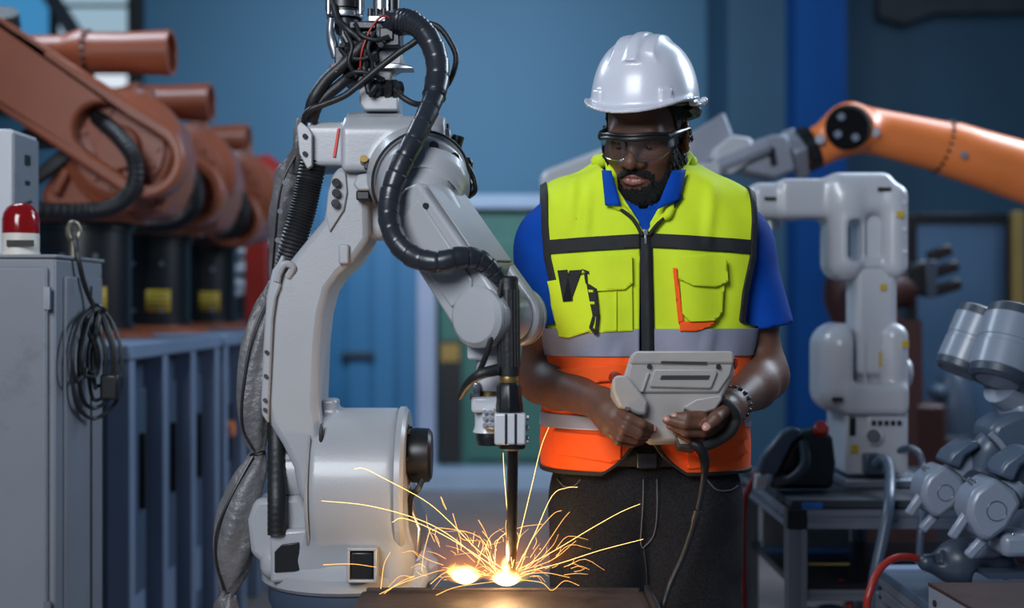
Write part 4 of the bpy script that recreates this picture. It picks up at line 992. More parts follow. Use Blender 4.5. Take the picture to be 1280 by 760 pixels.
# collar flaps
def flap(outer, m, par, name, th):
    """smoothly curved sheet given by two matching rows of pixel/depth points"""
    r0 = spline([P(*q) for q in outer[0]], 6); r1 = spline([P(*q) for q in outer[1]], 6); V = []; Fq = []; n = len(r0); k_ = 5
    for j in range(k_):
        t = j / (k_ - 1)
        for i in range(n): V.append(r0[i].lerp(r1[i], t) + Vector((0, -.008 * math.sin(math.pi * t), 0)))
    for j in range(k_ - 1):
        for i in range(n - 1): Fq.append((j * n + i, j * n + i + 1, (j + 1) * n + i + 1, (j + 1) * n + i))
    return meshobj(name, V, Fq, m, par, merge=2, ang=180, solid=th, solid_off=0)
def onvest(px_, py_, off):
    d = np.linspace(2.35, 2.80, 1400); X = (px_ - 640) * d / FPX; Z = CH - (py_ - 380) * d / FPX
    f = torso((X, d, Z), .017 + off); i = np.argmax(f < 0) if (f < 0).any() else int(np.argmin(f)); return P(px_, py_, float(d[i]))
def sheet(name, m, quad, par, off0, off1, th=.004, n=10, k_=6):
    (a, b, c, d) = [Vector((q[0], q[1])) for q in quad]; V = []; Fq = []
    for j in range(k_):
        for i in range(n):
            s_, t = i / (n - 1), j / (k_ - 1); q = a.lerp(b, t).lerp(d.lerp(c, t), s_); o_ = off0 + (off1 - off0) * t + .004 * math.sin(math.pi * t); V.append(onvest(q.x, q.y, o_))
    for j in range(k_ - 1):
        for i in range(n - 1): Fq.append((j * n + i, j * n + i + 1, (j + 1) * n + i + 1, (j + 1) * n + i))
    return meshobj(name, V, Fq, m, par, merge=2, ang=180, solid=th, solid_off=0)
sheet('collar_flap', 'polo_blue', [(764, 214), (753, 213), (757, 257), (776, 257)], sh, .024, .016)
sheet('collar_flap', 'polo_blue', [(840, 214), (857, 212), (849, 250), (820, 262)], sh, .026, .016)
sheet('placket', 'polo_blue', [(786, 262), (830, 260), (812, 292), (804, 292)], sh, -.004, -.002)
# ---------------------------------------------------------------- jeans
G, go, gh = grid((MX - .27, MD - .2, .03), (MX + .27, MD + .2, 1.035), .0072)
f = legs(G, .004)
f = smin(f, torso(G, -.004), .01) if False else f
wz = abs(G[2] - .9) < 1
f = f - .0035 * wob(G, 20, 8, (1, .8, 1.3)) * np.clip((.93 - G[2]) / .1, 0, 1) - .003 * wob((G[0], G[1], G[2]), 45, 8, (.6, .8, 1.4)) * np.clip((.86 - G[2]) / .1, 0, 1)
f = np.maximum(f, G[2] - 1.015); f = np.maximum(f, .055 - G[2])
V, Q = nets(f, go, gh)
jn = meshobj('jeans', V, Q, 'denim', man, merge=False, ang=60)
JV, JT = V, tri(Q)
def front(V, T, x, z, off):
    """front surface of a mesh near world (x, z)"""
    d = (V[:, 0] - x) ** 2 + (V[:, 2] - z) ** 2 + np.where(V[:, 1] > MD, 9, 0); i = np.argsort(d)[:4]; return Vector((x, V[i, 1].min() - off, z))
def stitch(V, T, pts, d, m, par, name, r=.0016, off=.001):
    q = spline([P(x, y, d) for x, y in pts], 8); return obj(name, MB().tube([front(V, T, c.x, c.z, off) for c in q], r, 5), m, par)
stitch(JV, JT, [(805, 600), (804, 640), (803, 680), (806, 690)], 2.53, 'denim_stitch', jn, 'fly_seam'); stitch(JV, JT, [(822, 600), (822, 650), (818, 676), (806, 690)], 2.53, 'denim_stitch', jn, 'fly_seam')
stitch(JV, JT, [(698, 603), (706, 610), (718, 608), (726, 600)], 2.54, 'denim_stitch', jn, 'pocket_seam'); stitch(JV, JT, [(884, 600), (896, 612), (914, 614), (926, 610)], 2.54, 'denim_stitch', jn, 'pocket_seam')
stitch(JV, JT, [(806, 690), (810, 720), (812, 770)], 2.55, 'dark_print', jn, 'inseam', .002)
# belt
bt = MB(); n = 72; rows = []
for zz in (.985, 1.022):
    for k in range(n):
        a = 2 * math.pi * k / n; ca, sa = math.cos(a), math.sin(a)
        e = 2 / 2.7; bt.v.append((MX + .194 * math.copysign(abs(ca) ** e, ca), MD + .123 * math.copysign(abs(sa) ** e, sa), zz))
bt.f = [(k, (k + 1) % n, n + (k + 1) % n, n + k) for k in range(n)]
bl = obj('belt', bt, 'black_webbing', man, solid=.004)
obj('buckle', MB().boxp(796, 566, 822, 586, 2.528, 2.536), 'dark_steel', bl, bevel=.003)
# boots
for s in (-1, 1):
    G, go, gh = grid((MX + s * .115 - .08, MD - .22, 0), (MX + s * .115 + .08, MD + .13, .18), .008)
    f = smin(cap(G, (MX + s * .11, MD + .02, .13), (MX + s * .112, MD + .03, .06), .055, .052), cap(G, (MX + s * .112, MD + .04, .045), (MX + s * .125, MD - .14, .04), .046, .044), .04)
    f = smax(f, .002 - G[2], .004); V, Q = nets(f, go, gh); meshobj('boot', V, Q, 'black_rubber', man, merge=False, ang=60)
# ---------------------------------------------------------------- safety vest
G, go, gh = grid((MX - .27, MD - .2, .93), (MX + .27, MD + .2, 1.66), .0058)
f = torso(G, .017) - folds(G, .0055) * np.clip((G[2] - .95) / .2, .4, 1)
for cx_, a_, w_, z0_, z1_ in ((733, .006, .010, 1.40, 1.56), (888, .007, .011, 1.40, 1.57), (716, .004, .008, 1.42, 1.58), (770, .004, .012, 1.1, 1.24), (884, .005, .012, 1.18, 1.28)):
    xc_ = P(cx_, 0, 2.53).x; sl = (G[2] - z0_) / (z1_ - z0_); f = f - a_ * np.exp(-((G[0] - xc_ - .02 * (sl - .5)) / w_) ** 2) * np.clip(np.sin(np.pi * np.clip(sl, 0, 1)), 0, 1) * (G[1] < MD)
V, Q = nets(f, go, gh); T = tri(Q)
V, T, _ = split(V, T, V[:, 2] - .968)                                           # hem
# neck hole and V-neck
V, T, _ = split(V, T, np.maximum(np.hypot(V[:, 0] - MX, V[:, 1] - MD - .01) - .080, 1.50 - V[:, 2]))
xz = P(806, 0, 2.52).x
V, T, _ = split(V, T, np.where(V[:, 1] < MD - .01, np.maximum(abs(V[:, 0] - xz) - .60 * (V[:, 2] - 1.449), 1.449 - V[:, 2]), .05))
# armholes: keep the inside of a curved limit
def armlim(z): return np.interp(z, [.9, 1.15, 1.22, 1.27, 1.33, 1.40, 1.47, 1.60], [.40, .40, .40, .186, .192, .208, .213, .213])
ARM = lambda V: armlim(V[:, 2]) - abs(V[:, 0] - (MX + .0))
V, T, _ = split(V, T, ARM(V))
# rounded front corners at the hem
def hemf(V):
    x = abs(V[:, 0] - P(806, 0, 2.52).x); zc = 1.062
    return np.where(V[:, 1] < MD, x - .011 - np.where(V[:, 2] < zc, .075 * ((zc - V[:, 2]) / .095) ** 2.2, 0), .05)
V, T, _ = split(V, T, hemf(V)); V, T = compact(V, T)
vs = meshobj('safety_vest', V, T, 'vest_yellow', man, merge=False, ang=180, solid=.004, solid_off=0)
vest_all = (V, T)
# colour zones: bands are cut from the vest surface and set proud of it
NV = vnorm(V, T)
def zone(name, m, zlo, zhi, off, th, slope=0, fn=None):
    Vo = V + NV * off
    W, U = Vo, T
    zz = lambda W: W[:, 2] - slope * abs(W[:, 0] - MX)
    W, U, _ = split(W, U, zz(W) - zlo); W, U, _ = split(W, U, zhi - zz(W))
    if fn is not None:
        for g in fn: W, U, _ = split(W, U, g(W))
    W, U = compact(W, U); return meshobj(name, W, U, m, vs, merge=False, ang=180, solid=th, solid_off=0)
zone('orange_panel', 'vest_orange', .90, 1.204, .0030, .003)
zone('reflective_band', 'reflective_tape', 1.203, 1.258, .0055, .003)
zone('reflective_band', 'reflective_tape', 1.058, 1.086, .0055, .003)
zone('black_stripe', 'black_webbing', 1.418, 1.446, .0050, .003, -.055)
for s in (-1, 1): zone('armhole_binding', 'black_webbing', 1.23, 1.70, .004, .006, 0, [lambda W: .009 - ARM(W), lambda W: s * (W[:, 0] - MX)])
zone('hem_binding', 'black_webbing', .90, 1.06, .0048, .005, 0, [lambda W: np.where(W[:, 1] < MD, .0075 - np.minimum(hemf(W) * .75, W[:, 2] - .968), .0065 - W[:, 2] + .968)])
# collar roll of the vest, standing up around the neck and running down the V
cl_ = [onvest(x, y, .008) for x, y in ((803, 290), (792, 276), (780, 262), (768, 250))]
cr_ = [onvest(x, y, .008) for x, y in ((838, 262), (828, 272), (818, 281), (811, 290))]
ringp = []
for t in np.linspace(math.radians(218), math.radians(-38), 15):
    x = MX + .096 * math.cos(t); y = MD + .005 + .088 * math.sin(t); z = 1.600 + .017 - .40 * max(abs(x - MX) - .06, 0) - .20 * abs(y - MD - .02); y2 = y; ringp.append(Vector((x, 2 * MD - y if False else y, z + .004)))
ringp = [Vector((q.x, q.y, q.z)) for q in ringp]
path = cl_ + [q for q in ringp] + cr_
obj('collar', MB().tube(path, [.003, .005, .007, .010, .013, .015, .016, .016, .016, .016, .016, .016, .016, .015, .015, .014, .014, .013, .012, .010, .007, .005, .003], 12, n=6), 'vest_yellow', vs)
for pts in ([(757, 240), (772, 258), (791, 274), (803, 294)], [(852, 244), (838, 264), (822, 280), (811, 294)]):
    obj('neck_binding', MB().tube([onvest(x, y, .012) for x, y in [tuple(q.to_2d()) for q in spline([Vector((a_, b_, 0)) for a_, b_ in pts], 6)]], .0040, 8), 'black_webbing', vs)
# zipper
def vfront(x, z, off): 
    d = (V[:, 0] - x) ** 2 + (V[:, 2] - z) ** 2 + np.where(V[:, 1] > MD, 9, 0); i = np.argsort(d)[:6]; return V[i, 1].mean() - off
zs = np.linspace(1.452, 1.085, 40); zp = MB(); L_ = []; 
for z in zs:
    y = vfront(xz + .025, z, .004); c = xz + .001 + .004 * (1.45 - z) / .2
    L_.append((c, y, z))
for k, (c, y, z) in enumerate(L_):
    zp.v += [(c - .0125, y, z), (c + .0125, y, z)]
zp.f = [(2 * k, 2 * k + 1, 2 * k + 3, 2 * k + 2) for k in range(len(L_) - 1)]
zo = obj('zipper_tape', zp, 'black_webbing', vs, solid=.004)
zt2 = MB()
for k in range(0, 120):
    t = k / 119 * (len(L_) - 1); i = min(int(t), len(L_) - 2); r = t - i; c = [L_[i][j] * (1 - r) + L_[i + 1][j] * r for j in range(3)]
    zt2.box((c[0], c[1] - .003, c[2]), (.0058, .003, .0018))
zz_ = obj('zipper_teeth', zt2, 'dark_steel', zo); zz_['kind'] = 'stuff'
c = L_[0]; obj('zipper_pull', MB().box((c[0], c[1] - .008, c[2] - .004), (.009, .006, .012)).box((c[0], c[1] - .009, c[2] - .018), (.005, .003, .018)), 'steel', zo, bevel=.001)
# pockets and prints: shapes cut out of the vest front and set proud
def patch(name, m, poly, off, th, par=None):
    W = V + NV * off; U = T[(NV[T].mean(1)[:, 1] < -.15)]
    area2 = sum(poly[i][0] * poly[(i + 1) % len(poly)][1] - poly[(i + 1) % len(poly)][0] * poly[i][1] for i in range(len(poly))); sg = 1 if area2 > 0 else -1
    for i in range(len(poly)):
        (x0, y0), (x1, y1) = poly[i], poly[(i + 1) % len(poly)]; qx, qy = pix(W)
        W, U, _ = split(W, U, sg * ((x1 - x0) * (qy - y0) - (y1 - y0) * (qx - x0)))
        if not len(U): print('empty patch', name); return None
    W, U = compact(W, U); return meshobj(name, W, U, m, par or vs, merge=False, ang=180, solid=th, solid_off=0)
pk = patch('chest_pocket', 'vest_yellow', [(733, 342), (790, 342), (791, 414), (737, 416)], .006, .006)
patch('pocket_flap', 'vest_yellow', [(731, 321), (790, 320), (791, 354), (781, 362), (743, 364), (731, 352)], .012, .005, pk)
patch('pocket_seam', 'vest_yellow', [(769, 364), (771, 364), (771, 413), (769, 413)], .0105, .003, pk)
pr = patch('chest_pocket', 'vest_yellow', [(850, 352), (905, 352), (902, 390), (893, 401), (862, 402), (853, 392)], .010, .009)
patch('pocket_flap', 'vest_yellow', [(847, 319), (890, 317), (908, 324), (910, 352), (895, 359), (866, 357), (848, 348)], .018, .005, pr)
patch('pocket_lining', 'vest_orange', [(841, 335), (846, 335), (854, 402), (848, 404)], .008, .005, pr); patch('pocket_lining', 'vest_orange', [(850, 402), (897, 401), (888, 408), (870, 414), (850, 414)], .008, .005, pr)
sp = patch('side_pocket', 'vest_yellow', [(683, 352), (734, 343), (742, 372), (749, 410), (712, 422), (700, 420)], .009, .009)
# black ribbon letters on the side pocket: a V, and a laced strip beside it
for poly in ([(697, 338), (709, 337), (716, 376), (704, 377)], [(712, 338), (728, 337), (714, 376), (704, 377)]): patch('ribbon', 'black_webbing', poly, .0155, .003, sp)
patch('ribbon', 'black_webbing', [(727, 336), (732, 341), (737, 343), (736, 339)], .0155, .003, sp)
for poly in ([(730, 341), (734, 341), (735, 356), (732, 354)], [(733, 353), (746, 361), (748, 380), (738, 381)], [(738, 380.5), (748, 379.5), (749, 394), (741, 395)], [(745.5, 393), (749.5, 393), (747.5, 418), (743, 418)], [(741, 394), (744, 394), (742.5, 404), (739.5, 411), (736.5, 409)], [(736.5, 410), (740, 408.5), (746, 415), (744, 419)]): patch('laced_strip', 'black_webbing', poly, .0155, .003, sp)
for poly in ([(735.5, 362), (741.5, 362.5), (741.5, 365.5), (736, 365.5)], [(737, 377), (743, 377), (743.5, 380.5), (737.5, 380.5)]): patch('strip_gap', 'vest_yellow', poly, .018, .002, sp)
patch('lower_pocket', 'vest_orange', [(692, 538), (760, 545), (776, 556), (776, 574), (764, 578), (693, 566)], .008, .005)
patch('lower_pocket', 'vest_orange', [(858, 556), (925, 536), (934, 566), (880, 584), (860, 586)], .008, .006); patch('lower_flap', 'vest_orange', [(862, 548), (928, 524), (935, 548), (872, 570)], .014, .005)
patch('lower_flap', 'vest_orange', [(690, 462), (800, 452), (800, 474), (692, 482)], .008, .006)

# ---------------------------------------------------------------- hard hat
HC = np.array(P(805, 130, 2.585)); RHt = np.array(Matrix.Rotation(math.radians(-20), 3, 'Z') @ Matrix.Rotation(math.radians(2), 3, 'Y') @ Matrix.Rotation(math.radians(9), 3, 'X'))
hh = thing('hard_hat', "white hard hat with ridged crown on the man's head", 'helmet', Vector(HC))
def hel(p):
    x, y, z = loc(p, HC, RHt)
    def dome(x, y, z, o): 
        a_, b_, c_ = .1075 + o, .134 + o, .152 + o; zz = np.maximum(z + .03, 0)
        return ((abs(x / a_) ** 2.25 + abs((y - .012) / b_) ** 2.25) ** (2.5 / 2.25) + (zz / (c_ + .012)) ** 2.5 + 1e-9) ** .4 * a_ - a_
    dz = z + .002 + .12 * np.maximum(0, -y - .08) - .010 * (x / .1) ** 2 * (y < -.02)
    f = dome(x, y, z, 0); f = smax(f, -dz - .001, .004)
    # crown ridges running front to back
    for cx_, r_, l_ in ((0, .0105, .118), (-.034, .0062, .096), (.034, .0062, .096)):
        xx = x - cx_; sh_ = dome(x * 0 + cx_, y, z, 0)
        rd = np.sqrt(np.maximum(xx / r_, -9) ** 4 + ((sh_ + .001) / (r_ * .62)) ** 4) ** .5 - 1
        rd = rd * r_ * .5; rd = np.maximum(rd, abs(y - .012) - l_); rd = np.maximum(rd, .085 - z)
        f = smin(f, rd, .010)
    # small side clips above the rim
    for a_deg in (-40, 38, 150, -150):
        t = math.radians(a_deg); c = (.108 * math.sin(t), .012 - .135 * math.cos(t), .014)
        f = smin(f, rbox((x, y, z), c, (.012, .007, .016), .003, Matrix.Rotation(t, 3, 'Z')), .004)
    # rim and peak
    rr = np.sqrt((x / .113) ** 2 + ((y - .012) / .141) ** 2); rimd = (rr - 1) * .113
    pk_ = np.sqrt((x / .112) ** 2 + ((y + .018) / .152) ** 2); pkd = (pk_ - 1) * .112
    plate = np.maximum(np.minimum(rimd - .006, np.maximum(pkd, y + .0)), abs(dz) - .0032)
    f = smin(f, plate, .006)
    inn = dome(x, y, z, -.0105)
    f = smax(f, -inn, .003)
    f = smax(f, -(np.maximum(rr * .113 - .098, z - .005)), .002)
    return f
G, go, gh = grid(HC + (-.16, -.21, -.085), HC + (.17, .19, .19), .0030)
V3, Q3 = nets(hel(G), go, gh); meshobj('shell', V3, Q3, 'helmet_white', hh, merge=False, ang=70)
def htw(q): return Vector(HC + RHt @ np.array(q, float))
obj('headband', MB().tube([htw((.092 * math.sin(t), .012 - .112 * math.cos(t), .004)) for t in np.linspace(0, 6.283, 48)], .009, 8), 'black_plastic', hh)
obj('adjuster_strap', MB().tube([htw((.094, -.01, -.004)), htw((.1, .03, -.014)), htw((.088, .075, -.022)), htw((.05, .115, -.03))], .011, 8, n=6), 'black_plastic', hh)
obj('chin_strap_clip', MB().ball(htw((.114, .04, .004)), (.008, .012, .008)), 'helmet_white', hh); obj('chin_strap_clip', MB().ball(htw((.117, .01, .002)), (.006, .010, .007)), 'helmet_white', hh)

# ---------------------------------------------------------------- safety glasses
gl = thing('safety_glasses', "clear safety glasses with black brow bar on the man's face", 'glasses', Vector(hw((0, -.1, 0))))
def hv(q): return Vector(hw(q))
def gy(x): return -.121 + 7.2 * x * x + 320 * x ** 4
bar = [(x, gy(x), .016 - .25 * max(0, abs(x) - .045)) for x in np.linspace(-.069, .069, 25)]
obj('brow_bar', MB().tube([hv(q) for q in bar], .0048, 8), 'black_plastic', gl)
obj('brow_guard', MB().tube([hv((x, y + .006, z + .006)) for x, y, z in bar], .0042, 8), 'black_plastic', gl)
ls = MB(); rows = 9; cols = 41
for j in range(rows):
    for i in range(cols):
        x = -.068 + .136 * i / (cols - 1); ax_ = abs(x); top = .015; bot = -.028 + (.022 * math.exp(-(x / .011) ** 2)) + .012 * max(0, (ax_ - .05) / .02) ** 2
        z = top + (bot - top) * j / (rows - 1); ls.v.append(hv((x, gy(x) + .10 * (.015 - z) * .5, z)))
ls.f = [(j * cols + i, j * cols + i + 1, (j + 1) * cols + i + 1, (j + 1) * cols + i) for j in range(rows - 1) for i in range(cols - 1)]
le = obj('lens', ls, 'lens_clear', gl)
obj('lens_rim', MB().tube([Vector(ls.v[(rows - 1) * cols + i]) for i in range(cols)], .0011, 6), 'lens_edge', gl)
obj('nose_bridge', MB().tube([hv((x, gy(x) + .016, -.031 + .0225 * math.exp(-(x / .011) ** 2))) for x in np.linspace(-.022, .022, 13)], .0022, 6), 'lens_edge', gl)
for s in (-1, 1):
    obj('temple', MB().tube([hv((s * .068, gy(.068), .012)), hv((s * .078, -.055, .014)), hv((s * .083, -.02, .012)), hv((s * .086, .015, .008)), hv((s * .083, .035, -.006))], [.0075, .0055, .004, .0035, .003], 8, n=6), 'black_plastic', gl)
    obj('side_shield', MB().poly([hv((s * .069, gy(.068), .012)), hv((s * .081, -.045, .012)), hv((s * .080, -.05, -.008)), hv((s * .069, gy(.068) + .003, -.018))], Vector(RH @ np.array((s * .0012, 0, 0)))), 'lens_clear', gl)

# ---------------------------------------------------------------- teach pendant in the hands
tp = thing('teach_pendant', "grey robot teach pendant held in the man's hands, back side out", 'controller', P(842, 552, 2.42))
def pd_(y): return 2.352 + (y - 437) * .00062          # the top leans towards the camera
def pt(x, y, o=0): v = P(x, y, pd_(y)); return v + Vector((0, o, -o * .35))
def slab(pts, o, t): return MB().poly([pt(x, y, o) for x, y in pts], (0, t, -t * .35))
bd = obj('housing', slab([(788, 444), (793, 438), (914, 438), (918, 444), (919, 466), (902, 500), (868, 534), (845, 551), (812, 552), (796, 530), (778, 496), (776, 480)], 0, .034), 'pendant_grey', tp, bevel=.006)
obj('top_shell', slab([(789, 446), (793, 440), (914, 440), (917, 446), (917, 457), (787, 457)], -.010, .02), 'pendant_grey', bd, bevel=.005)
obj('top_shell_slope', slab([(788, 452), (917, 452), (913, 470), (898, 492), (793, 492), (783, 474)], -.006, .012), 'pendant_grey', bd, bevel=.004)
hp = obj('battery_cover', slab([(817, 464), (894, 464), (896, 468), (889, 486), (886, 488), (812, 486), (811, 482)], -.012, .01), 'pendant_grey', tp, bevel=.003)
obj('cover_slot', slab([(826, 472), (886, 472), (884, 477), (824, 477)], -.014, .004), 'pendant_dark', hp)
obj('side_rib', slab([(808, 468), (812, 468), (804, 492), (800, 492)], -.011, .008), 'pendant_grey', tp, bevel=.002)
obj('printed_line', slab([(826, 453.5), (883, 454.5), (882, 457.5), (825, 456.5)], -.0108, .002), 'pendant_dark', tp)
for (x, y) in ((811, 459.5), (897, 460)): obj('screw_hole', MB().cyl(pt(x, y, -.0115), pt(x, y, -.004), .0042, seg=12), 'black_plastic', tp)
gL = obj('grip', slab([(764, 478), (770, 473), (782, 474), (809, 506), (806, 523), (796, 522), (772, 512), (764, 492)], -.026, .05), 'pendant_grey', tp, bevel=.007)
gR = obj('grip', slab([(852, 513), (868, 503), (899, 498), (901, 503), (892, 516), (868, 523)], -.024, .04), 'pendant_grey', tp, bevel=.006)
obj('grip_screw', MB().cyl(pt(783, 515, -.026), pt(783, 515, -.0275), .005, seg=12), 'pendant_dark', gL)
obj('stop_button', MB().cyl(pt(772, 474, .0), pt(770, 466, .03), .012, seg=16), 'red_paint', tp); obj('enable_switch', slab([(918, 446), (923, 449), (922, 458), (918, 458)], 0, .02), 'red_paint', tp, bevel=.002)
cnp = obj('connector', slab([(843, 546), (855, 541), (872, 556), (868, 563), (848, 559)], -.004, .035), 'pendant_dark', tp, bevel=.003)
obj('connector_face', slab([(846, 547), (855, 543), (868, 555), (850, 556)], -.008, .006), 'pendant_grey', cnp, bevel=.002)
obj('hand_strap', MB().tube([pt(902, 500, -.0), P(916, 512, 2.40), P(920, 524, 2.41), P(912, 540, 2.41), P(894, 552, 2.41), P(874, 560, 2.40)], .0105, 10, n=8), 'black_webbing', tp)
cbp = obj('cable', MB().tube([P(868, 558, 2.40), P(878, 563, 2.40), P(881, 578, 2.42), P(878, 610, 2.44), P(869, 650, 2.45), P(855, 692, 2.46), P(838, 730, 2.455), P(828, 762, 2.44), P(822, 800, 2.47), P(815, 900, 2.50), P(812, 1100, 2.46), P(830, 1215, 2.46)], .0062, 10, n=8), 'black_rubber', tp)
obj('cable_boot', MB().tube([P(864, 554, 2.40), P(876, 561, 2.40), P(881, 575, 2.415), P(881, 590, 2.425)], [.009, .0115, .010, .007], 12, n=5), 'black_plastic', tp)
obj('cable_sleeve', MB().tube([P(872, 638, 2.445), P(868, 652, 2.45)], .0078, 12), 'dark_steel', tp)
# bracelet on the image-right wrist
br = thing('bracelet', "dark metal bracelet on the man's wrist beside the controller", 'bracelet', Vector(WRL)); 
ad_ = Vector((WRL - ELL).tolist()).normalized(); x_, y_, _ = frame(ad_)
bc_ = Vector((WRL - .02 * np.array(ad_)).tolist())
for k in range(18):
    t = 2 * math.pi * k / 18; c = bc_ + (x_ * math.cos(t) + y_ * math.sin(t)) * .034
    obj('link', MB().ball(c, (.0055, .0055, .0042), None, 10, 6), 'dark_steel', br)
# ================================================================ right side
mat('robot_white', (190, 192, 200), .3, 0, .03, 6, 0, 60, .3)
mat('cobot_grey', (126, 136, 152), .35, 0, .04, 6, 0, 60, .2)
mat('cobot_dark', (52, 62, 76), .4, 0, .1, 8)
mat('cobot_slate', (72, 86, 104), .35, 0, .06, 8)
mat('gripper_grey', (150, 154, 166), .4, .3, .08, 8)
mat('brown_top', (62, 48, 46), .8, 0, .2, 8, .1, 60, 0, .1, dirt=(60, 52, 52), dscale=9, dcut=.55)
mat('screen_grey', (70, 100, 130), .5, 0, .08, 3)
mat('yellow_post', (140, 118, 62), .5, 0, .1, 4)
mat('matte_black', (14, 15, 18), .85, 0, .1, 6, spec=.15)
mat('blue_tag', (30, 110, 190), .5)
mat('dark_red', (58, 28, 25), .5, 0, .15, 5)
# ---------------------------------------------------------------- small white six-axis robot on the aluminium bench
D = 3.62
rb = thing('white_robot', 'small white six-axis robot arm standing on the aluminium bench', 'robot', P(1098, 605, D))
ZBT = P(0, 625, 3.3).z + .0                      # bench top height
def sd(b0, b1, h, fn, name, m, par, ang=60):
    G, go, gh = grid(b0, b1, h); V, Q = nets(fn(G), go, gh); return meshobj(name, V, Q, m, par, merge=False, ang=ang)
def pb(p, x0, y0, x1, y1, d0, d1, r):
    a = P(x0, y1, d0); b = P(x1, y0, d0); return rbox(p, ((a.x + b.x) / 2, (d0 + d1) / 2, (a.z + b.z) / 2), ((b.x - a.x) / 2, (d1 - d0) / 2, (b.z - a.z) / 2), r)
Dn = D - .09
bs = obj('base', MB().boxp(1056, 505, 1136, 594, Dn, D + .12), 'robot_white', rb, bevel=.01)
obj('foot', MB().box((P(1097, 0, D).x, D + .01, ZBT + .012), (.235, .25, .024)), 'aluminium', rb, bevel=.004)
obj('connector_panel', MB().boxp(1085, 518, 1130, 592, Dn - .008, Dn), 'robot_white', bs, bevel=.004)
obj('round_plug', MB().cyl(P(1092, 545, Dn - .008), P(1092, 545, Dn - .03), .019, seg=24), 'cobot_dark', bs); obj('plug_ring', MB().lathe([(.019, 0), (.027, 0), (.025, 1), (.019, 1)], P(1092, 545, Dn - .008), P(1092, 545, Dn - .02), 24), 'robot_white', bs)
obj('switch_slot', MB().boxp(1062, 522, 1070, 545, Dn - .004, Dn), 'black_plastic', bs, bevel=.003)
for k in range(5): obj('port', MB().boxp(1090 + 8 * k, 526, 1095 + 8 * k, 532, Dn - .012, Dn), 'black_plastic', bs)
obj('yellow_tag', MB().boxp(1064, 556, 1073, 567, Dn - .004, Dn), 'yellow_sticker', bs)
obj('square_plug', MB().boxp(1082, 568, 1104, 594, Dn - .05, Dn - .006), 'cobot_dark', bs, bevel=.006)
def sh1(p):
    f = pb(p, 1029, 404, 1091, 520, Dn - .03, D + .10, .066)
    f = smin(f, pb(p, 1056, 480, 1138, 520, Dn - .03, D + .10, .02), .02)
    g = pb(p, 1104, 404, 1140, 520, Dn - .02, D + .09, .039)
    f = smin(f, g, .012)
    return smax(f, -pb(p, 1090, 395, 1108, 484, Dn - .2, D + .2, .015), .012)
a = np.array(P(1020, 530, D)); b = np.array(P(1150, 390, D))
sh_ = sd((a[0] - .02, D - .18, a[2] - .02), (b[0] + .02, D + .2, b[2] + .02), .006, sh1, 'shoulder', 'robot_white', rb)
obj('yellow_tag', MB().boxp(1129, 426, 1136, 434, Dn - .036, Dn - .025), 'yellow_sticker', sh_)
obj('model_mark', MB().boxp(1041, 497, 1054, 502, Dn - .036, Dn - .025), 'dark_print', sh_)
def la1(p):
    f = pb(p, 1070, 330, 1123, 470, D - .075, D + .05, .02)
    f = smax(f, -pb(p, 1060, 330, 1086, 480, D - .2, D - .05, .01), .008)
    f = smin(f, pb(p, 1076, 236, 1118, 350, D - .055, D + .05, .02), .02)
    return smin(f, cap(p, np.array(P(1082, 466, D)), np.array(P(1122, 466, D)), .05), .02)
a = np.array(P(1060, 510, D)); b = np.array(P(1135, 228, D))
lo = sd((a[0], D - .14, a[2]), (b[0], D + .12, b[2]), .006, la1, 'lower_arm', 'robot_white', rb)
obj('yellow_tag', MB().boxp(1101, 355, 1108, 363, D - .082, D - .07), 'yellow_sticker', lo); obj('yellow_tag', MB().boxp(1100, 440, 1112, 458, D - .086, D - .07), 'yellow_sticker', lo)
def up1(p):
    f = pb(p, 1040, 222, 1088, 350, D - .10, D + .08, .052)                      # left elbow cheek
    f = smax(f, -(0.8 * (p[0] - P(1058, 0, D).x) + .6 * (p[2] - P(0, 352, D).z)) * .9 - .075, .02)
    f = smin(f, pb(p, 1106, 228, 1139, 348, D - .10, D + .08, .036), .01)        # right cheek
    f = smin(f, pb(p, 1036, 214, 1122, 268, D - .09, D + .08, .035), .02)        # elbow head
    f = smin(f, pb(p, 975, 222, 1060, 272, D - .075, D + .06, .02), .02)         # forearm root
    f = smin(f, pb(p, 938, 227, 1010, 273, D - .066, D + .05, .03), .012)        # forearm tip
    f = smin(f, pb(p, 1080, 322, 1120, 336, D - .08, D + .06, .01), .01)
    return smax(f, -pb(p, 1087, 268, 1107, 322, D - .3, D + .3, .015), .012)
a = np.array(P(925, 360, D)); b = np.array(P(1150, 200, D))
ua = sd((a[0], D - .16, a[2]), (b[0], D + .14, b[2]), .006, up1, 'upper_arm', 'robot_white', rb)
obj('yellow_tag', MB().boxp(1122, 264, 1130, 272, D - .108, D - .09), 'yellow_sticker', ua)
obj('model_mark', MB().boxp(956, 246, 970, 250, D - .074, D - .06), 'dark_print', ua); obj('model_mark', MB().boxp(1098, 234, 1114, 239, D - .098, D - .08), 'dark_print', ua)
for y in (252, 286, 314): obj('screw', MB().cyl(P(1131, y, D - .1), P(1131, y, D - .108), .006, seg=10), 'steel', ua)
obj('tool_flange', MB().cyl(P(962, 272, D), P(964, 288, D), .024, seg=20), 'steel', ua)
def hose2(name, pts, r, m, par, n=8): return obj(name, MB().tube([P(*q) for q in pts], r, 10, n=n), m, par)
hose2('power_cable', [(1095, 580, Dn - .05), (1104, 574, 3.45), (1112, 586, 3.40), (1112, 622, 3.25), (1104, 670, 3.2), (1092, 730, 3.18), (1086, 800, 3.2)], .014, 'cobot_slate', rb)
hose2('signal_cable', [(1122, 564, Dn), (1136, 560, 3.5), (1149, 568, 3.48), (1154, 590, 3.44), (1152, 640, 3.25), (1148, 720, 3.22)], .009, 'cobot_slate', rb)

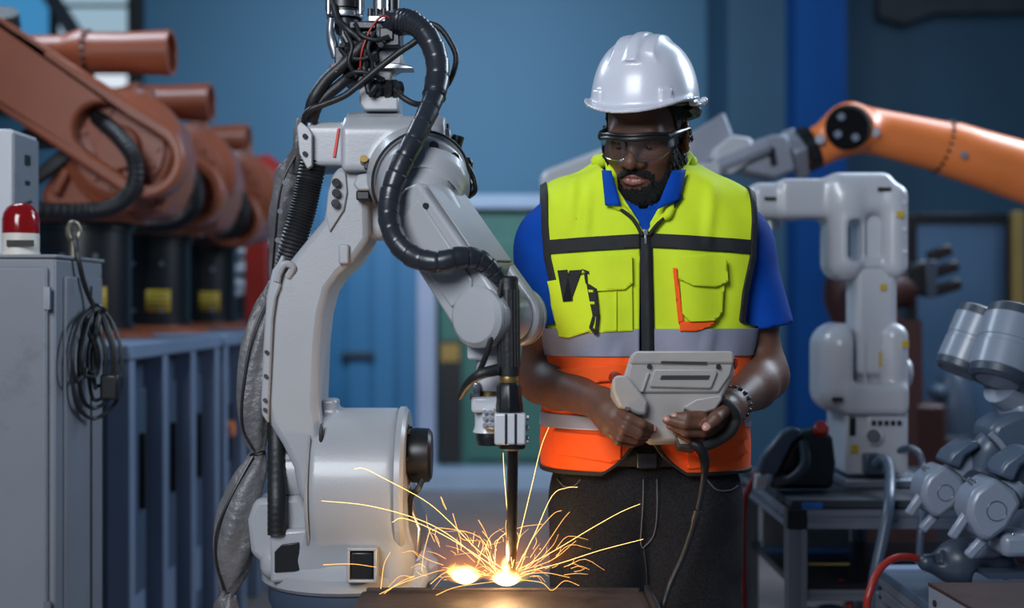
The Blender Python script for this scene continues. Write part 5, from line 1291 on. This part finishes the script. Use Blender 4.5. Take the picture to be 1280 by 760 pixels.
# ---------------------------------------------------------------- aluminium profile bench
XA = P(985, 0, 3.3).x; XZ = XA + .85; Y0 = 3.3; Y1 = 4.0
bn = thing('aluminium_bench', 'aluminium profile bench carrying the small white robot', 'bench', ((XA + XZ) / 2, 3.65, 0))
obj('top_board', MB().box(((XA + XZ) / 2, (Y0 + Y1) / 2, ZBT - .012), (XZ - XA - .02, Y1 - Y0 - .02, .022)), 'dark_grey', bn, bevel=.003)
def prof_bar(name, a, b, w_=.05, par=None):
    """slotted aluminium extrusion: four corner rails around a core leave the grooves"""
    a = Vector(a); b = Vector(b); x, y, z = frame(b - a); m_ = MB(); m_.beam(a, b, w_ * .62, w_ * .62)
    for sx in (-1, 1):
        for sy in (-1, 1):
            o_ = x * sx * w_ * .32 + y * sy * w_ * .32; m_.beam(a + o_, b + o_, w_ * .34, w_ * .34)
    return obj(name, m_, 'aluminium', par or bn)
zr = ZBT - .05
for yy in (Y0 + .025, Y1 - .025): prof_bar('rail', (XA + .05, yy, zr), (XZ - .05, yy, zr))
for xx in (XA + .025, XZ - .025): prof_bar('rail', (xx, Y0 + .05, zr), (xx, Y1 - .05, zr))
for yy in (Y0 + .025, Y1 - .025):
    for xx in (XA + .025, XZ - .025): prof_bar('leg', (xx, yy, 0), (xx, yy, zr - .025)); obj('corner_block', MB().box((xx, yy, zr), (.052, .052, .055)), 'black_plastic', bn, bevel=.004)
prof_bar('leg', (XA + .36, Y1 - .025, 0), (XA + .36, Y1 - .025, zr - .03))
obj('shelf', MB().box(((XA + XZ) / 2, 3.65, .565), (XZ - XA - .06, .6, .02)), 'black_plastic', bn); prof_bar('rail', (XA + .05, Y0 + .06, .545), (XZ - .05, Y0 + .06, .545), .03)
obj('back_panel', MB().box((XA + .16, 3.8, .66), (.26, .01, .15)), 'grey_paint', bn, bevel=.003)
obj('blue_tag', MB().boxp(1003, 629, 1028, 636, 3.296, 3.3), 'blue_tag', bn)
obj('caution_strip', MB().boxp(1002, 704, 1062, 706.5, 3.345, 3.35), 'yellow_post', bn)
cu = thing('drive_unit', 'dark drive unit with small grey motor under the aluminium bench', 'drive unit', (XA + .2, 3.5, 0))
obj('case', MB().box((XA + .2, 3.55, .2), (.26, .3, .40)), 'dark_grey', cu, bevel=.01)
obj('frame', MB().box((XA + .07, 3.395, .25), (.02, .02, .50)).box((XA + .2, 3.395, .49), (.28, .02, .02)).box((XA + .33, 3.395, .25), (.02, .02, .50)), 'aluminium', cu)
obj('motor', MB().lathe([(0, 0), (.05, 0), (.05, .3), (.045, .32), (.045, .9), (.03, 1), (0, 1)], (XA + .16, 3.5, .40), (XA + .16, 3.5, .48), 24), 'cobot_slate', cu)
hose2('red_lead', [(1048, 728, 3.4), (1058, 732, 3.38), (1062, 748, 3.38), (1060, 790, 3.38)], .009, 'red_paint', cu)
# black hand-held pendant with a red button standing on the bench
tk = thing('hand_controller', 'black hand controller with red stop button lying on the aluminium bench', 'controller', P(996, 616, 3.5))
obj('body', MB().prism([(962, 612), (985, 560), (1005, 540), (1030, 534), (1042, 548), (1046, 580), (1042, 612)], 3.42, 3.50), 'black_plastic', tk, bevel=.014)
obj('screen_face', MB().prism([(948, 592), (952, 572), (978, 540), (992, 534), (1004, 538), (990, 556), (972, 594)], 3.40, 3.44), 'cobot_slate', tk, bevel=.008)
obj('handle', MB().tube([P(968, 600, 3.42), P(990, 598, 3.39), (P(1006, 580, 3.38)), P(1004, 552, 3.40)], .014, 10, n=6), 'cobot_dark', tk)
obj('side_tag', MB().prism([(946, 594), (960, 592), (958, 612), (944, 612)], 3.405, 3.44), 'white_smooth', tk, bevel=.003)
obj('stop_button', MB().cyl(P(1026, 540, 3.42), P(1027, 533, 3.40), .020, seg=20), 'red_paint', tk, bevel=.004)
hose2('red_cord', [(968, 570, 3.47), (958, 572, 3.5), (948, 590, 3.5), (936, 612, 3.5), (930, 640, 3.5), (930, 760, 3.45), (936, 900, 3.45), (930, 975, 3.5), (900, 978, 3.5)], .009, 'red_paint', tk)
# ---------------------------------------------------------------- bright orange robot reaching in from the right
D = 4.4
og = thing('reaching_robot', 'bright orange robot arm reaching in from the right with grey gripper', 'robot', (P(1480, 0, D).x, D, 0))
obj('pedestal', MB().lathe([(0, 0), (.3, 0), (.3, .05), (.2, .08), (.2, 1), (0, 1)], (P(1490, 0, D).x, D, 0), (P(1490, 0, D).x, D, .7), 28), 'black_plastic', og)
obj('column', MB().lathe([(0, 0), (.22, 0), (.2, .3), (.15, 1), (0, 1)], (P(1490, 0, D).x, D, .7), (P(1490, 0, D).x, D, 1.2), 28), 'bright_orange_paint', og)
obj('upper_link', MB().beam((P(1490, 0, D).x, D, 1.15), P(1470, 270, D), .2, .2), 'bright_orange_paint', og, bevel=.03)
f0 = P(1470, 275, D); f1 = P(1180, 184, D); f2 = P(1062, 160, D)
obj('elbow', MB().cyl(P(1470, 275, D - .2), P(1470, 275, D + .2), .17, seg=28), 'bright_orange_paint', og, bevel=.02)
fr = obj('forearm', MB().lathe([(0, 0), (.125, 0), (.112, .4), (.096, .86), (.094, .97), (.088, 1), (0, 1)], f0, f1, 36), 'bright_orange_paint', og, ang=30)
axf = (f0 - f1).normalized(); x_, y_, _ = frame(axf)
for k in range(22):
    t = 2 * math.pi * k / 22; c = f1 + (x_ * math.cos(t) + y_ * math.sin(t)) * .09; obj('bolt', MB().cyl(c + axf * .0, c - axf * .01, .006, seg=6), 'dark_red', fr)
obj('mark', MB().cyl(f1.lerp(f0, .04) + Vector((0, -.1, -.028)), f1.lerp(f0, .04) + Vector((0, -.112, -.028)), .012, seg=12), 'gripper_grey', fr)
def wr1(p):
    f = cap(p, np.array(f1) + np.array(axf) * .01, np.array(P(1100, 166, D)), .088, .078)
    f = smin(f, cap(p, np.array(P(1062, 160, D - .05)), np.array(P(1062, 160, D + .05)), .088), .05)
    f = smin(f, cap(p, np.array(P(1050, 168, D)), np.array(P(1020, 185, D)), .075, .068), .03)
    return np.maximum(f, -(p[1] - (D - .105)))
a = np.array(P(985, 240, D)); b = np.array(P(1200, 100, D))
wh = sd((a[0], D - .14, a[2]), (b[0], D + .16, b[2]), .009, wr1, 'wrist_housing', 'bright_orange_paint', og)
cp = obj('axis_cap', MB().lathe([(0, 0), (.076, 0), (.076, .5), (.066, 1), (0, 1)], P(1060, 159, D - .09), P(1060, 159, D - .125), 36), 'matte_black', wh)
for k in range(4):
    t = k * 1.571 + .6; c = P(1060, 159, D - .125) + Vector((.042 * math.cos(t), 0, .042 * math.sin(t))); obj('cap_bolt', MB().cyl(c, c + Vector((0, -.006, 0)), .013, seg=10), 'cobot_grey', cp)
for (x, y) in ((1025, 174), (1094, 165)): obj('plug', MB().cyl(P(x, y, D - .05), P(x, y, D - .105), .016, seg=14), 'gripper_grey', wh)
wd = (P(1000, 190, D) - P(1040, 172, D)).normalized(); wn = Vector((-wd.z, 0, wd.x))
obj('wrist_ring', MB().cyl(P(1016, 183, D), P(1003, 189, D), .078, seg=32), 'black_plastic', og)
gp = obj('gripper_plate', MB().cyl(P(1003, 189, D), P(986, 195, D), .09, seg=4), 'gripper_grey', og, bevel=.008)
obj('gripper_body', MB().prism([(985, 168), (996, 212), (968, 222), (932, 214), (918, 196), (940, 176), (966, 168)], D - .08, D + .08), 'gripper_grey', og, bevel=.01)
obj('gripper_block', MB().prism([(893, 186), (915, 168), (940, 172), (944, 198), (915, 218), (896, 212)], D - .11, D - .02), 'white_smooth', og, bevel=.01)
obj('gripper_cylinder', MB().cyl(P(960, 182, D - .1), P(898, 208, D - .1), .026, seg=20), 'gripper_grey', og)
obj('slot', MB().prism([(960, 186), (968, 184), (972, 206), (964, 208)], D - .086, D - .07), 'black_plastic', og)
obj('gripper_panel', MB().prism([(860, 168), (905, 140), (921, 182), (872, 210)], D - .04, D + .0), 'gripper_grey', og, bevel=.006)
obj('gripper_beam', MB().prism([(674, 222), (682, 212), (760, 182), (880, 176), (890, 196), (780, 210), (690, 242), (678, 238)], D + .0, D + .08), 'white_smooth', og, bevel=.02)
obj('gripper_jaw', MB().prism([(868, 206), (900, 200), (905, 216), (880, 228), (868, 222)], D - .10, D + .02), 'white_smooth', og, bevel=.008)

# ---------------------------------------------------------------- partition screen, yellow post and a dark robot behind
D = 6.4
sc_ = thing('partition_screen', 'blue-grey partition screen in a black frame behind the white robot', 'screen', (P(1200, 0, D).x, D, 0))
zb = 0.0; zt3 = P(0, 268, D).z; xa = P(1138, 0, D).x; xb = P(1263, 0, D).x
obj('panel', MB().box(((xa + xb) / 2, D, (zt3 + .1) / 2), (xb - xa - .06, .02, zt3 - .1)), 'screen_grey', sc_)
for xx in (xa, xb): obj('frame_post', MB().box((xx, D, zt3 / 2), (.05, .05, zt3)), 'black_plastic', sc_, bevel=.004)
obj('frame_rail', MB().box(((xa + xb) / 2, D, zt3 - .02), (xb - xa - .05, .05, .05)), 'black_plastic', sc_, bevel=.004); obj('frame_rail', MB().box(((xa + xb) / 2, D, .08), (xb - xa - .05, .05, .05)), 'black_plastic', sc_, bevel=.004)
yp = thing('guard_post', 'thin yellow-brown guard post at the right edge beside the screen', 'post', (P(1271, 0, 6.3).x, 6.3, 0))
obj('post', MB().box((P(1271, 0, 6.3).x, 6.3, P(0, 264, 6.3).z / 2), (.055, .055, P(0, 264, 6.3).z)), 'yellow_post', yp, bevel=.006); obj('foot', MB().box((P(1271, 0, 6.3).x, 6.3, .01), (.14, .14, .02)), 'yellow_post', yp)
D = 5.4
dk = thing('dark_gripper_robot', 'dark red robot with black three-finger gripper behind the white robot', 'robot', (P(1140, 0, D).x, D, 0))
obj('column', MB().lathe([(0, 0), (.2, 0), (.18, .3), (.13, .5), (.12, 1), (0, 1)], (P(1115, 0, D).x, D, 0), (P(1115, 0, D).x, D, P(0, 400, D).z), 24), 'dark_red', dk)
obj('arm', MB().tube([P(1100, 420, D), P(1085, 375, D), P(1120, 360, D), P(1140, 362, D)], [.11, .12, .09, .08], 16, n=5), 'dark_red', dk)
obj('arm', MB().tube([P(1062, 330, D + .1), P(1058, 370, D + .1), P(1068, 410, D + .1)], [.09, .1, .08], 16, n=5), 'dark_red', dk)
obj('base_block', MB().boxp(1130, 505, 1185, 600, D - .1, D + .2), 'dark_red', dk, bevel=.02)
obj('gripper_palm', MB().prism([(1128, 335), (1158, 322), (1172, 345), (1172, 366), (1140, 372), (1126, 360)], D - .08, D + .06), 'black_plastic', dk, bevel=.02)
for (x0, y0, x1, y1) in ((1160, 322, 1188, 311), (1166, 342, 1197, 331), (1168, 364, 1200, 354)): obj('finger', MB().beam(P(x0, y0, D - .02), P(x1, y1, D - .02), .045, .05), 'black_plastic', dk, bevel=.01)
obj('finger_rail', MB().boxp(1158, 325, 1172, 372, D - .09, D - .02), 'cobot_dark', dk, bevel=.006)
# pale background column of equipment between the robots
D = 5.9
pc = thing('pale_equipment', 'blurred pale blue equipment behind the right-hand arms', 'equipment', (P(1192, 0, D).x, D, 0))
obj('stand', MB().box((P(1192, 0, D).x, D + .1, .35), (.18, .2, .70)), 'dark_grey', pc, bevel=.02); obj('head', MB().lathe([(0, 0), (.09, 0), (.10, .4), (.07, .9), (.05, 1), (0, 1)], P(1192, 545, D + .1), P(1192, 465, D + .1), 20), 'cobot_slate', pc)
obj('side_arm', MB().ball(P(1172, 490, D + .05), (.05, .05, .04)), 'cobot_slate', pc)
rp_ = thing('red_barrier', 'red barrier board glimpsed behind the grey robot hands at the right edge', 'barrier', (P(1272, 0, 4.2).x, 4.2, 0)); obj('panel', MB().box((P(1276, 0, 4.2).x, 4.2, P(0, 490, 4.2).z / 2), (.06, .03, P(0, 490, 4.2).z)), 'red_paint', rp_, bevel=.004); obj('foot', MB().box((P(1276, 0, 4.2).x, 4.2, .01), (.2, .2, .02)), 'black_plastic', rp_)

# ---------------------------------------------------------------- front bench with the grey two-arm robot
ZF = .665
fb = thing('front_bench', 'low aluminium bench in the right foreground carrying grey robot hands', 'bench', (1.35, 2.85, 0))
XL = P(1097, 0, 3.12).x
obj('top_plate', MB().box((XL + .45, 2.78, ZF - .01), (.9, .68, .02)), 'cobot_slate', fb, bevel=.003)
prof_bar('rail', (XL + .02, 2.47, ZF - .045), (XL + .02, 3.1, ZF - .045), .05, fb); prof_bar('rail', (XL + .05, 3.1, ZF - .045), (XL + .88, 3.1, ZF - .045), .05, fb)
for (xx, yy) in ((XL + .02, 2.47), (XL + .02, 3.1), (XL + .86, 2.47), (XL + .86, 3.1)): prof_bar('leg', (xx, yy, 0), (xx, yy, ZF - .06), .05, fb)
obj('edge_strip', MB().box((XL + .4, 3.09, ZF + .003), (.8, .05, .008)), 'bench_top_light', fb)
# white box with brown top
bxw = thing('brown_topped_box', 'white metal box with brown worn top at the lower right corner', 'box', (1.05, 2.2, 0))
q0 = P(1160, 728, 2.40); zb2 = q0.z
obj('case', MB().poly([(q0.x, 2.40, zb2 - .006), (q0.x + .5, 2.40, zb2 - .006), (q0.x + .5, 2.02, zb2 - .006), (q0.x + .02, 2.02, zb2 - .006)], (0, 0, -(zb2 - .006))), 'cobot_grey', bxw, bevel=.003)
obj('top', MB().poly([(q0.x, 2.40, zb2), (q0.x + .5, 2.40, zb2), (q0.x + .5, 2.02, zb2), (q0.x + .02, 2.02, zb2)], (0, 0, -.006)), 'brown_top', bxw)
obj('screw', MB().cyl((q0.x + .0, 2.36, zb2 - .03), (q0.x - .003, 2.36, zb2 - .03), .006, seg=10), 'black_plastic', bxw)
# dark tool with red cable
D = 2.9
tl = thing('dark_tool', 'dark grey curved tool with red cable on the front bench', 'tool', P(1205, 725, D))
def tool(p):
    f = rbox(p, np.array(P(1224, 703, D)), (.076, .045, .036), .028)
    f = smin(f, ell(p, np.array(P(1206, 702, D)), (.070, .046, .053)), .03)
    f = smin(f, cap(p, np.array(P(1158, 703, D - .01)), np.array(P(1185, 709, D)), .020, .028), .02)
    f = smax(f, -cap(p, np.array(P(1234, 727, D - .2)), np.array(P(1234, 727, D + .2)), .032), .006)
    return smax(f, -rbox(p, np.array(P(1178, 699, D - .04)), (.012, .03, .014), .006), .004)
a = np.array(P(1140, 745, D)); b = np.array(P(1290, 660, D))
tlb = sd((a[0], D - .1, max(a[2], ZF + .001)), (b[0], D + .1, b[2]), .004, tool, 'body', 'cobot_dark', tl)
obj('painted_highlight', MB().ball(P(1160, 694, D - .025), (.010, .004, .003)), 'cobot_slate', tlb)  # lighter blob stands in for a glint on the tool's nose
obj('red_cable', MB().tube([P(1152, 700, D), P(1135, 696, 2.88), P(1115, 699, 2.86), P(1098, 714, 2.84), P(1087, 740, 2.82), P(1083, 770, 2.82), P(1080, 900, 2.84)], .0085, 10, n=8), 'red_paint', tl)
obj('plate', MB().boxp(1236, 716, 1300, 724, D - .12, D - .02), 'cobot_dark', tl)
# two-arm robot: two elbow modules and two hands, bodies joining a torso right of the frame
tw = thing('two_arm_robot', 'grey two-arm robot entering at the right edge, two gripper hands', 'robot', (2.15, 3.2, 0))
def module(x0, y0, x1, y1, d0, d1, r):
    a = P(x0, y0, d0); b = P(x1, y1, d1); q_ = obj('joint_module', MB().lathe([(r * .96, .14), (r, .15), (r, .46), (r * .97, .47), (r * .97, .53), (r, .54), (r, .85), (r * .96, .86)], a, b, 36), 'cobot_grey', tw, ang=25)
    obj('end_cap', MB().lathe([(0, 0), (r * .8, 0), (r * .95, .03), (r * .97, .14)], a, b, 36), 'cobot_dark', q_, ang=40); obj('end_cap', MB().lathe([(r * .97, .86), (r * .96, .95), (r * .86, 1), (r * .74, 1), (r * .74, .985), (0, .985)], a, b, 36), 'cobot_dark', q_, ang=25)
    obj('end_disc', MB().lathe([(0, .984), (r * .72, .984), (r * .70, 1.0), (0, 1.0)], a, b, 36), 'cobot_grey', q_)
module(1231, 388, 1198, 466, 3.06, 3.05, .060); module(1272, 388, 1246, 478, 2.95, 2.91, .068)
obj('arm_link', MB().tube([P(1256, 430, 3.0), P(1300, 440, 3.05), P(1360, 470, 3.1), (2.1, 3.18, 1.2)], [.05, .055, .06, .07], 18, n=5), 'cobot_grey', tw); obj('arm_link', MB().tube([P(1216, 424, 3.16), P(1290, 440, 3.22), P(1360, 470, 3.25), (2.1, 3.2, 1.15)], [.045, .055, .06, .07], 18, n=5), 'cobot_grey', tw)
obj('arm_link', MB().tube([P(1252, 480, 2.96), P(1275, 498, 2.98), P(1320, 520, 3.0), (2.1, 3.18, 1.1)], [.05, .05, .06, .07], 18, n=5), 'cobot_grey', tw)
obj('torso', MB().lathe([(0, 0), (.25, 0), (.22, .3), (.17, .8), (.1, 1), (0, 1)], (2.15, 3.2, 0), (2.15, 3.2, 1.5), 28), 'cobot_grey', tw)
obj('forearm', MB().prism([(1236, 545), (1244, 528), (1275, 514), (1330, 505), (1340, 590), (1290, 590), (1262, 575)], 2.92, 3.05), 'cobot_slate', tw, bevel=.02)
obj('forearm_edge', MB().tube([P(1238, 542, 2.915), P(1252, 556, 2.912), P(1266, 578, 2.912)], .008, 8, n=4), 'cobot_grey', tw)
obj('neck', MB().tube([P(1250, 545, 2.98), P(1236, 562, 2.98), P(1226, 590, 2.98), P(1214, 612, 2.98)], [.035, .04, .032, .03], 16, n=5), 'cobot_slate', tw); obj('collar', MB().ball(P(1218, 610, 2.97), (.045, .045, .045)), 'cobot_dark', tw)
obj('forearm', MB().tube([P(1210, 612, 2.98), P(1220, 590, 3.0), P(1236, 568, 3.02)], [.034, .034, .04], 16, n=5), 'cobot_grey', tw)
def handp(ox, oy, d, sc, first):
    def q(x, y): return (ox + x * sc, oy + y * sc)
    hb = obj('gripper_hand', MB().prism([q(0, -48), q(22, -64), q(46, -48), q(54, -34), q(38, -6), q(16, 10), q(4, 4), q(-8, -22), q(-6, -36)], d - .05, d + .05), 'cobot_grey', tw, bevel=.018)
    obj('finger', MB().beam(P(*q(-7, -26), d - .01), P(*q(-27, 4), d - .01), .017, .022), 'cobot_grey', hb, bevel=.006); obj('finger', MB().beam(P(*q(12, 2), d - .01), P(*q(-9, 25), d - .01), .019, .022), 'cobot_grey', hb, bevel=.006)
    obj('face_ring', MB().tube([P(*q(24 + 11 * math.cos(t), -26 + 11 * math.sin(t)), d - .0505) for t in np.linspace(0, 6.283, 24)], .0014, 6), 'cobot_slate', hb)
    obj('hose_barb', MB().lathe([(0, 0), (.006, 0), (.006, .3), (.010, .35), (.010, .6), (.006, .65), (.006, 1), (0, 1)], P(*q(6, -50), d), P(*q(-8, -62), d), 12), 'steel', hb)
    obj('wrist_shell', MB().prism([q(26, -66), q(34, -80), q(56, -96), q(70, -96), q(72, -88), q(52, -76), q(44, -58)], d - .045, d + .05), 'cobot_slate', hb, bevel=.012)
    obj('wrist_body', MB().tube([P(*q(36, -48), d + .01), P(*q(52, -66), d + .02), P(*q(68, -86), d + .03)], [.036, .034, .034], 14, n=4), 'cobot_grey', hb)
handp(1160, 640, 2.98, .92, 1); handp(1219, 668, 2.78, 1.12, 0)
obj('wrist_cup', MB().lathe([(0, 0), (.042, 0), (.05, .5), (.04, 1), (.03, 1), (.03, .9), (0, .9)], P(1275, 625, 2.82), P(1256, 576, 2.80), 20), 'cobot_dark', tw)
obj('lower_link', MB().tube([P(1215, 690, 2.86), P(1245, 680, 2.86), P(1290, 655, 2.88)], [.018, .03, .05], 14, n=4), 'cobot_grey', tw)
obj('lower_block', MB().boxp(1254, 668, 1300, 698, 2.74, 2.84), 'cobot_grey', tw, bevel=.014)
for (x, y) in ((1266, 668), (1272, 674)): obj('screw', MB().ball(P(x, y, 2.75), .005), 'steel', tw)
# ================================================================ welding table, arc and sparks
mat('weld_steel', (62, 52, 50), .6, .3, .25, 8, .15, 60, dirt=(44, 36, 34), dscale=6, dcut=.5)
ZW = .756
wt = thing('welding_table', 'dark steel welding table under the torch and sparks', 'table', (P(630, 0, 2.2).x, 2.2, 0))
tx0 = P(452, 0, 2.46).x; tx1 = P(806, 0, 2.46).x
obj('table_top', MB().box(((tx0 + tx1) / 2, 2.22, ZW - .02), (tx1 - tx0, .48, .04)), 'weld_steel', wt, bevel=.006)
obj('rear_lip', MB().box(((tx0 + tx1) / 2, 2.455, ZW - .0), (tx1 - tx0 - .02, .008, .014)), 'weld_steel', wt, bevel=.003)
obj('end_lip', MB().box((tx1 + .004, 2.22, ZW - .012), (.012, .48, .05)), 'dark_steel', wt, bevel=.005)
for xx in (tx0 + .04, tx1 - .04):
    for yy in (2.02, 2.42): obj('leg', MB().box((xx, yy, (ZW - .04) / 2), (.05, .05, ZW - .04)), 'dark_steel', wt, bevel=.004)
# flame, hot gas and painted-in bloom at the arc: glowing volumes fading outwards
def flare(name, c, r, col, dens, pw_):
    o_ = obj(name, MB().ball((0, 0, 0), 1.0, None, 24, 14), None_mat); o_.location = c; o_.scale = (r[0], r[1], r[2])
    m = bpy.data.materials.new(name); m.use_nodes = True; nt = m.node_tree; N = nt.nodes; N.remove(N['Principled BSDF'])
    tc = N.new('ShaderNodeTexCoord'); ln = N.new('ShaderNodeVectorMath'); ln.operation = 'LENGTH'; nt.links.new(tc.outputs['Object'], ln.inputs[0])
    sb = N.new('ShaderNodeMath'); sb.operation = 'SUBTRACT'; sb.inputs[0].default_value = 1.0; sb.use_clamp = True; nt.links.new(ln.outputs['Value'], sb.inputs[1])
    pw = N.new('ShaderNodeMath'); pw.operation = 'POWER'; pw.inputs[1].default_value = pw_; nt.links.new(sb.outputs[0], pw.inputs[0])
    nz = N.new('ShaderNodeTexNoise'); nz.inputs['Scale'].default_value = 2.6; nt.links.new(tc.outputs['Object'], nz.inputs['Vector'])
    ml = N.new('ShaderNodeMath'); ml.operation = 'MULTIPLY'; nt.links.new(pw.outputs[0], ml.inputs[0]); nt.links.new(nz.outputs['Fac'], ml.inputs[1])
    m2 = N.new('ShaderNodeMath'); m2.operation = 'MULTIPLY'; m2.inputs[1].default_value = dens; nt.links.new(ml.outputs[0], m2.inputs[0])
    em = N.new('ShaderNodeEmission'); em.inputs[0].default_value = lin(col); nt.links.new(m2.outputs[0], em.inputs[1])
    nt.links.new(em.outputs[0], N['Material Output'].inputs['Volume']); o_.data.materials.clear(); o_.data.materials.append(m); return o_
None_mat = mat('placeholder', (0, 0, 0))
WC = P(633, 730, 2.41); WC2 = P(579, 729, 2.41)
af = thing('weld_arc', 'white-hot welding arc at the torch tip with orange glow', 'flame', WC)
def put(o_, par): o_.location = o_.location - OFF[par.name]; o_.parent = par; return o_
put(flare('core', WC + Vector((0, 0, -.004)), (.036, .022, .034), (255, 222, 150), 1600, 1.3), af); put(flare('core_tongue', WC + Vector((.0, 0, .022)), (.014, .014, .034), (255, 214, 130), 900, 1.2), af)
put(flare('glow', WC, (.085, .06, .075), (255, 190, 80), 150, 3.2), af); put(flare('outer_glow', WC + Vector((-.03, 0, .01)), (.24, .10, .15), (255, 140, 50), 20, 2.2), af)
a2 = thing('weld_flame', 'second bright yellow weld flame left of the torch tip', 'flame', WC2)
put(flare('core', WC2 + Vector((.004, 0, -.002)), (.036, .022, .038), (255, 214, 130), 1600, 1.1), a2); put(flare('core_lobe', WC2 + Vector((-.016, 0, .012)), (.022, .02, .026), (255, 190, 90), 700, 1.2), a2)
put(flare('glow', WC2, (.070, .05, .062), (255, 150, 50), 160, 2.6), a2)
pl_ = bpy.data.lights.new('arc_light', 'POINT'); pl_.energy = 4.2; pl_.color = (1, .62, .28); pl_.shadow_soft_size = .03; plo = bpy.data.objects.new('arc_light', pl_); COL.objects.link(plo); plo.location = WC + Vector((0, .0, .05))
emit('spark_hot', (255, 200, 112), 4); emit('spark_mid', (255, 178, 90), 2.6)
# long sparks traced in the air, thin glowing threads
LONG = [
 [(636, 716), (600, 690), (560, 650), (530, 625), (480, 598), (456, 586), (443, 586)],
 [(630, 718), (590, 690), (545, 664), (505, 648), (490, 653)],
 [(600, 700), (560, 668), (520, 648), (460, 632), (402, 626)],
 [(640, 710), (652, 660), (664, 610), (676, 560), (686, 534)],
 [(645, 712), (668, 668), (690, 620), (708, 610), (722, 609)],
 [(648, 712), (690, 690), (740, 660), (776, 640), (800, 630)],
 [(652, 716), (700, 704), (750, 688), (804, 674)],
 [(640, 706), (636, 660), (638, 610), (637, 578)],
 [(634, 640), (630, 590), (629, 566)],
 [(620, 716), (600, 672), (552, 660), (540, 664)],
 [(538, 660), (530, 690), (527, 714)],
 [(650, 712), (664, 676), (690, 644), (702, 638)],
 [(655, 712), (676, 690), (702, 652), (712, 640)],
 [(618, 714), (622, 676), (648, 660), (678, 655)],
 [(480, 742), (500, 728), (518, 720), (512, 723)],
 [(472, 744), (500, 730), (540, 716), (556, 712)],
 [(538, 730), (556, 716), (578, 712), (600, 714)],
 [(545, 744), (570, 734), (610, 728), (640, 724)],
 [(640, 724), (676, 728), (690, 738), (706, 726), (724, 732)],
 [(476, 736), (480, 706), (488, 690)],
 [(404, 706), (440, 705), (470, 709)],
 [(603, 664), (612, 676), (614, 686)],
 [(551, 621), (554, 630), (558, 637), (552, 622)],
 [(598, 650), (606, 664), (614, 684)],
 [(566, 642), (572, 662), (578, 674), (596, 676)],
 [(650, 718), (682, 716), (712, 722)],
 [(648, 714), (690, 700), (720, 676)],
]
SPL = {0: 'longest spark thread rising left, hooked end over the white robot base', 1: 'spark thread arching left with a short drooping hook beside the black motor', 2: 'flat spark thread reaching farthest left across the white robot base',
       3: 'tall spark thread rising steeply right of the torch up to the orange vest', 4: 'spark thread curling over at its top in front of the dark jeans', 5: 'straight spark thread crossing the dark jeans towards the fly seam',
       6: 'lower straight spark thread crossing the dark jeans above the table', 7: 'upright spark thread running along the left side of the torch rod', 8: 'short upright spark thread just below the silver torch block',
       20: 'short level spark thread across the square black port of the white robot', 22: 'small isolated bent spark above the left weld flame', 18: 'spark thread bouncing low along the table right of the arc'}
random.seed(11)
for i, pts in enumerate(LONG):
    dd = 2.42 + random.uniform(-.03, .02); q = spline([P(x, y, dd + .012 * k * random.uniform(-.4, 1)) for k, (x, y) in enumerate(pts)], 5); n = len(q)
    s_ = obj('spark', MB().tube(q, [(.00042 * (1 - .6 * k / n) + .00016) for k in range(n)], 5), 'spark_hot' if i < 9 else 'spark_mid'); tag(s_, SPL.get(i, 'thin glowing spark thread in the spray close around the weld'), 'spark', 'long welding sparks')
sm = MB()
for k in range(90):
    a = random.uniform(.05, math.pi - .05); r0 = random.uniform(8, 60); ln_ = random.uniform(6, 46) * random.choice((.5, 1, 1)); bend = random.uniform(-.5, .5); cx_, cy_ = random.choice(((634, 724), (634, 724), (580, 726)))
    d_ = 2.425 + random.uniform(-.02, .02); x0 = cx_ + r0 * 1.5 * math.cos(a); y0 = cy_ - r0 * .9 * math.sin(a); a2_ = a + bend
    pts = [P(x0, y0, d_), P(x0 + ln_ * .5 * math.cos(a), y0 - ln_ * .5 * math.sin(a), d_), P(x0 + ln_ * math.cos(a2_), y0 - ln_ * math.sin(a2_) * .9 + 2, d_)]
    sm.tube(pts, [.0004, .00036, .00015], 4, n=3)
tag(obj('small_sparks', sm, 'spark_mid'), 'dense spray of short glowing sparks around the weld', 'sparks', kind='stuff')
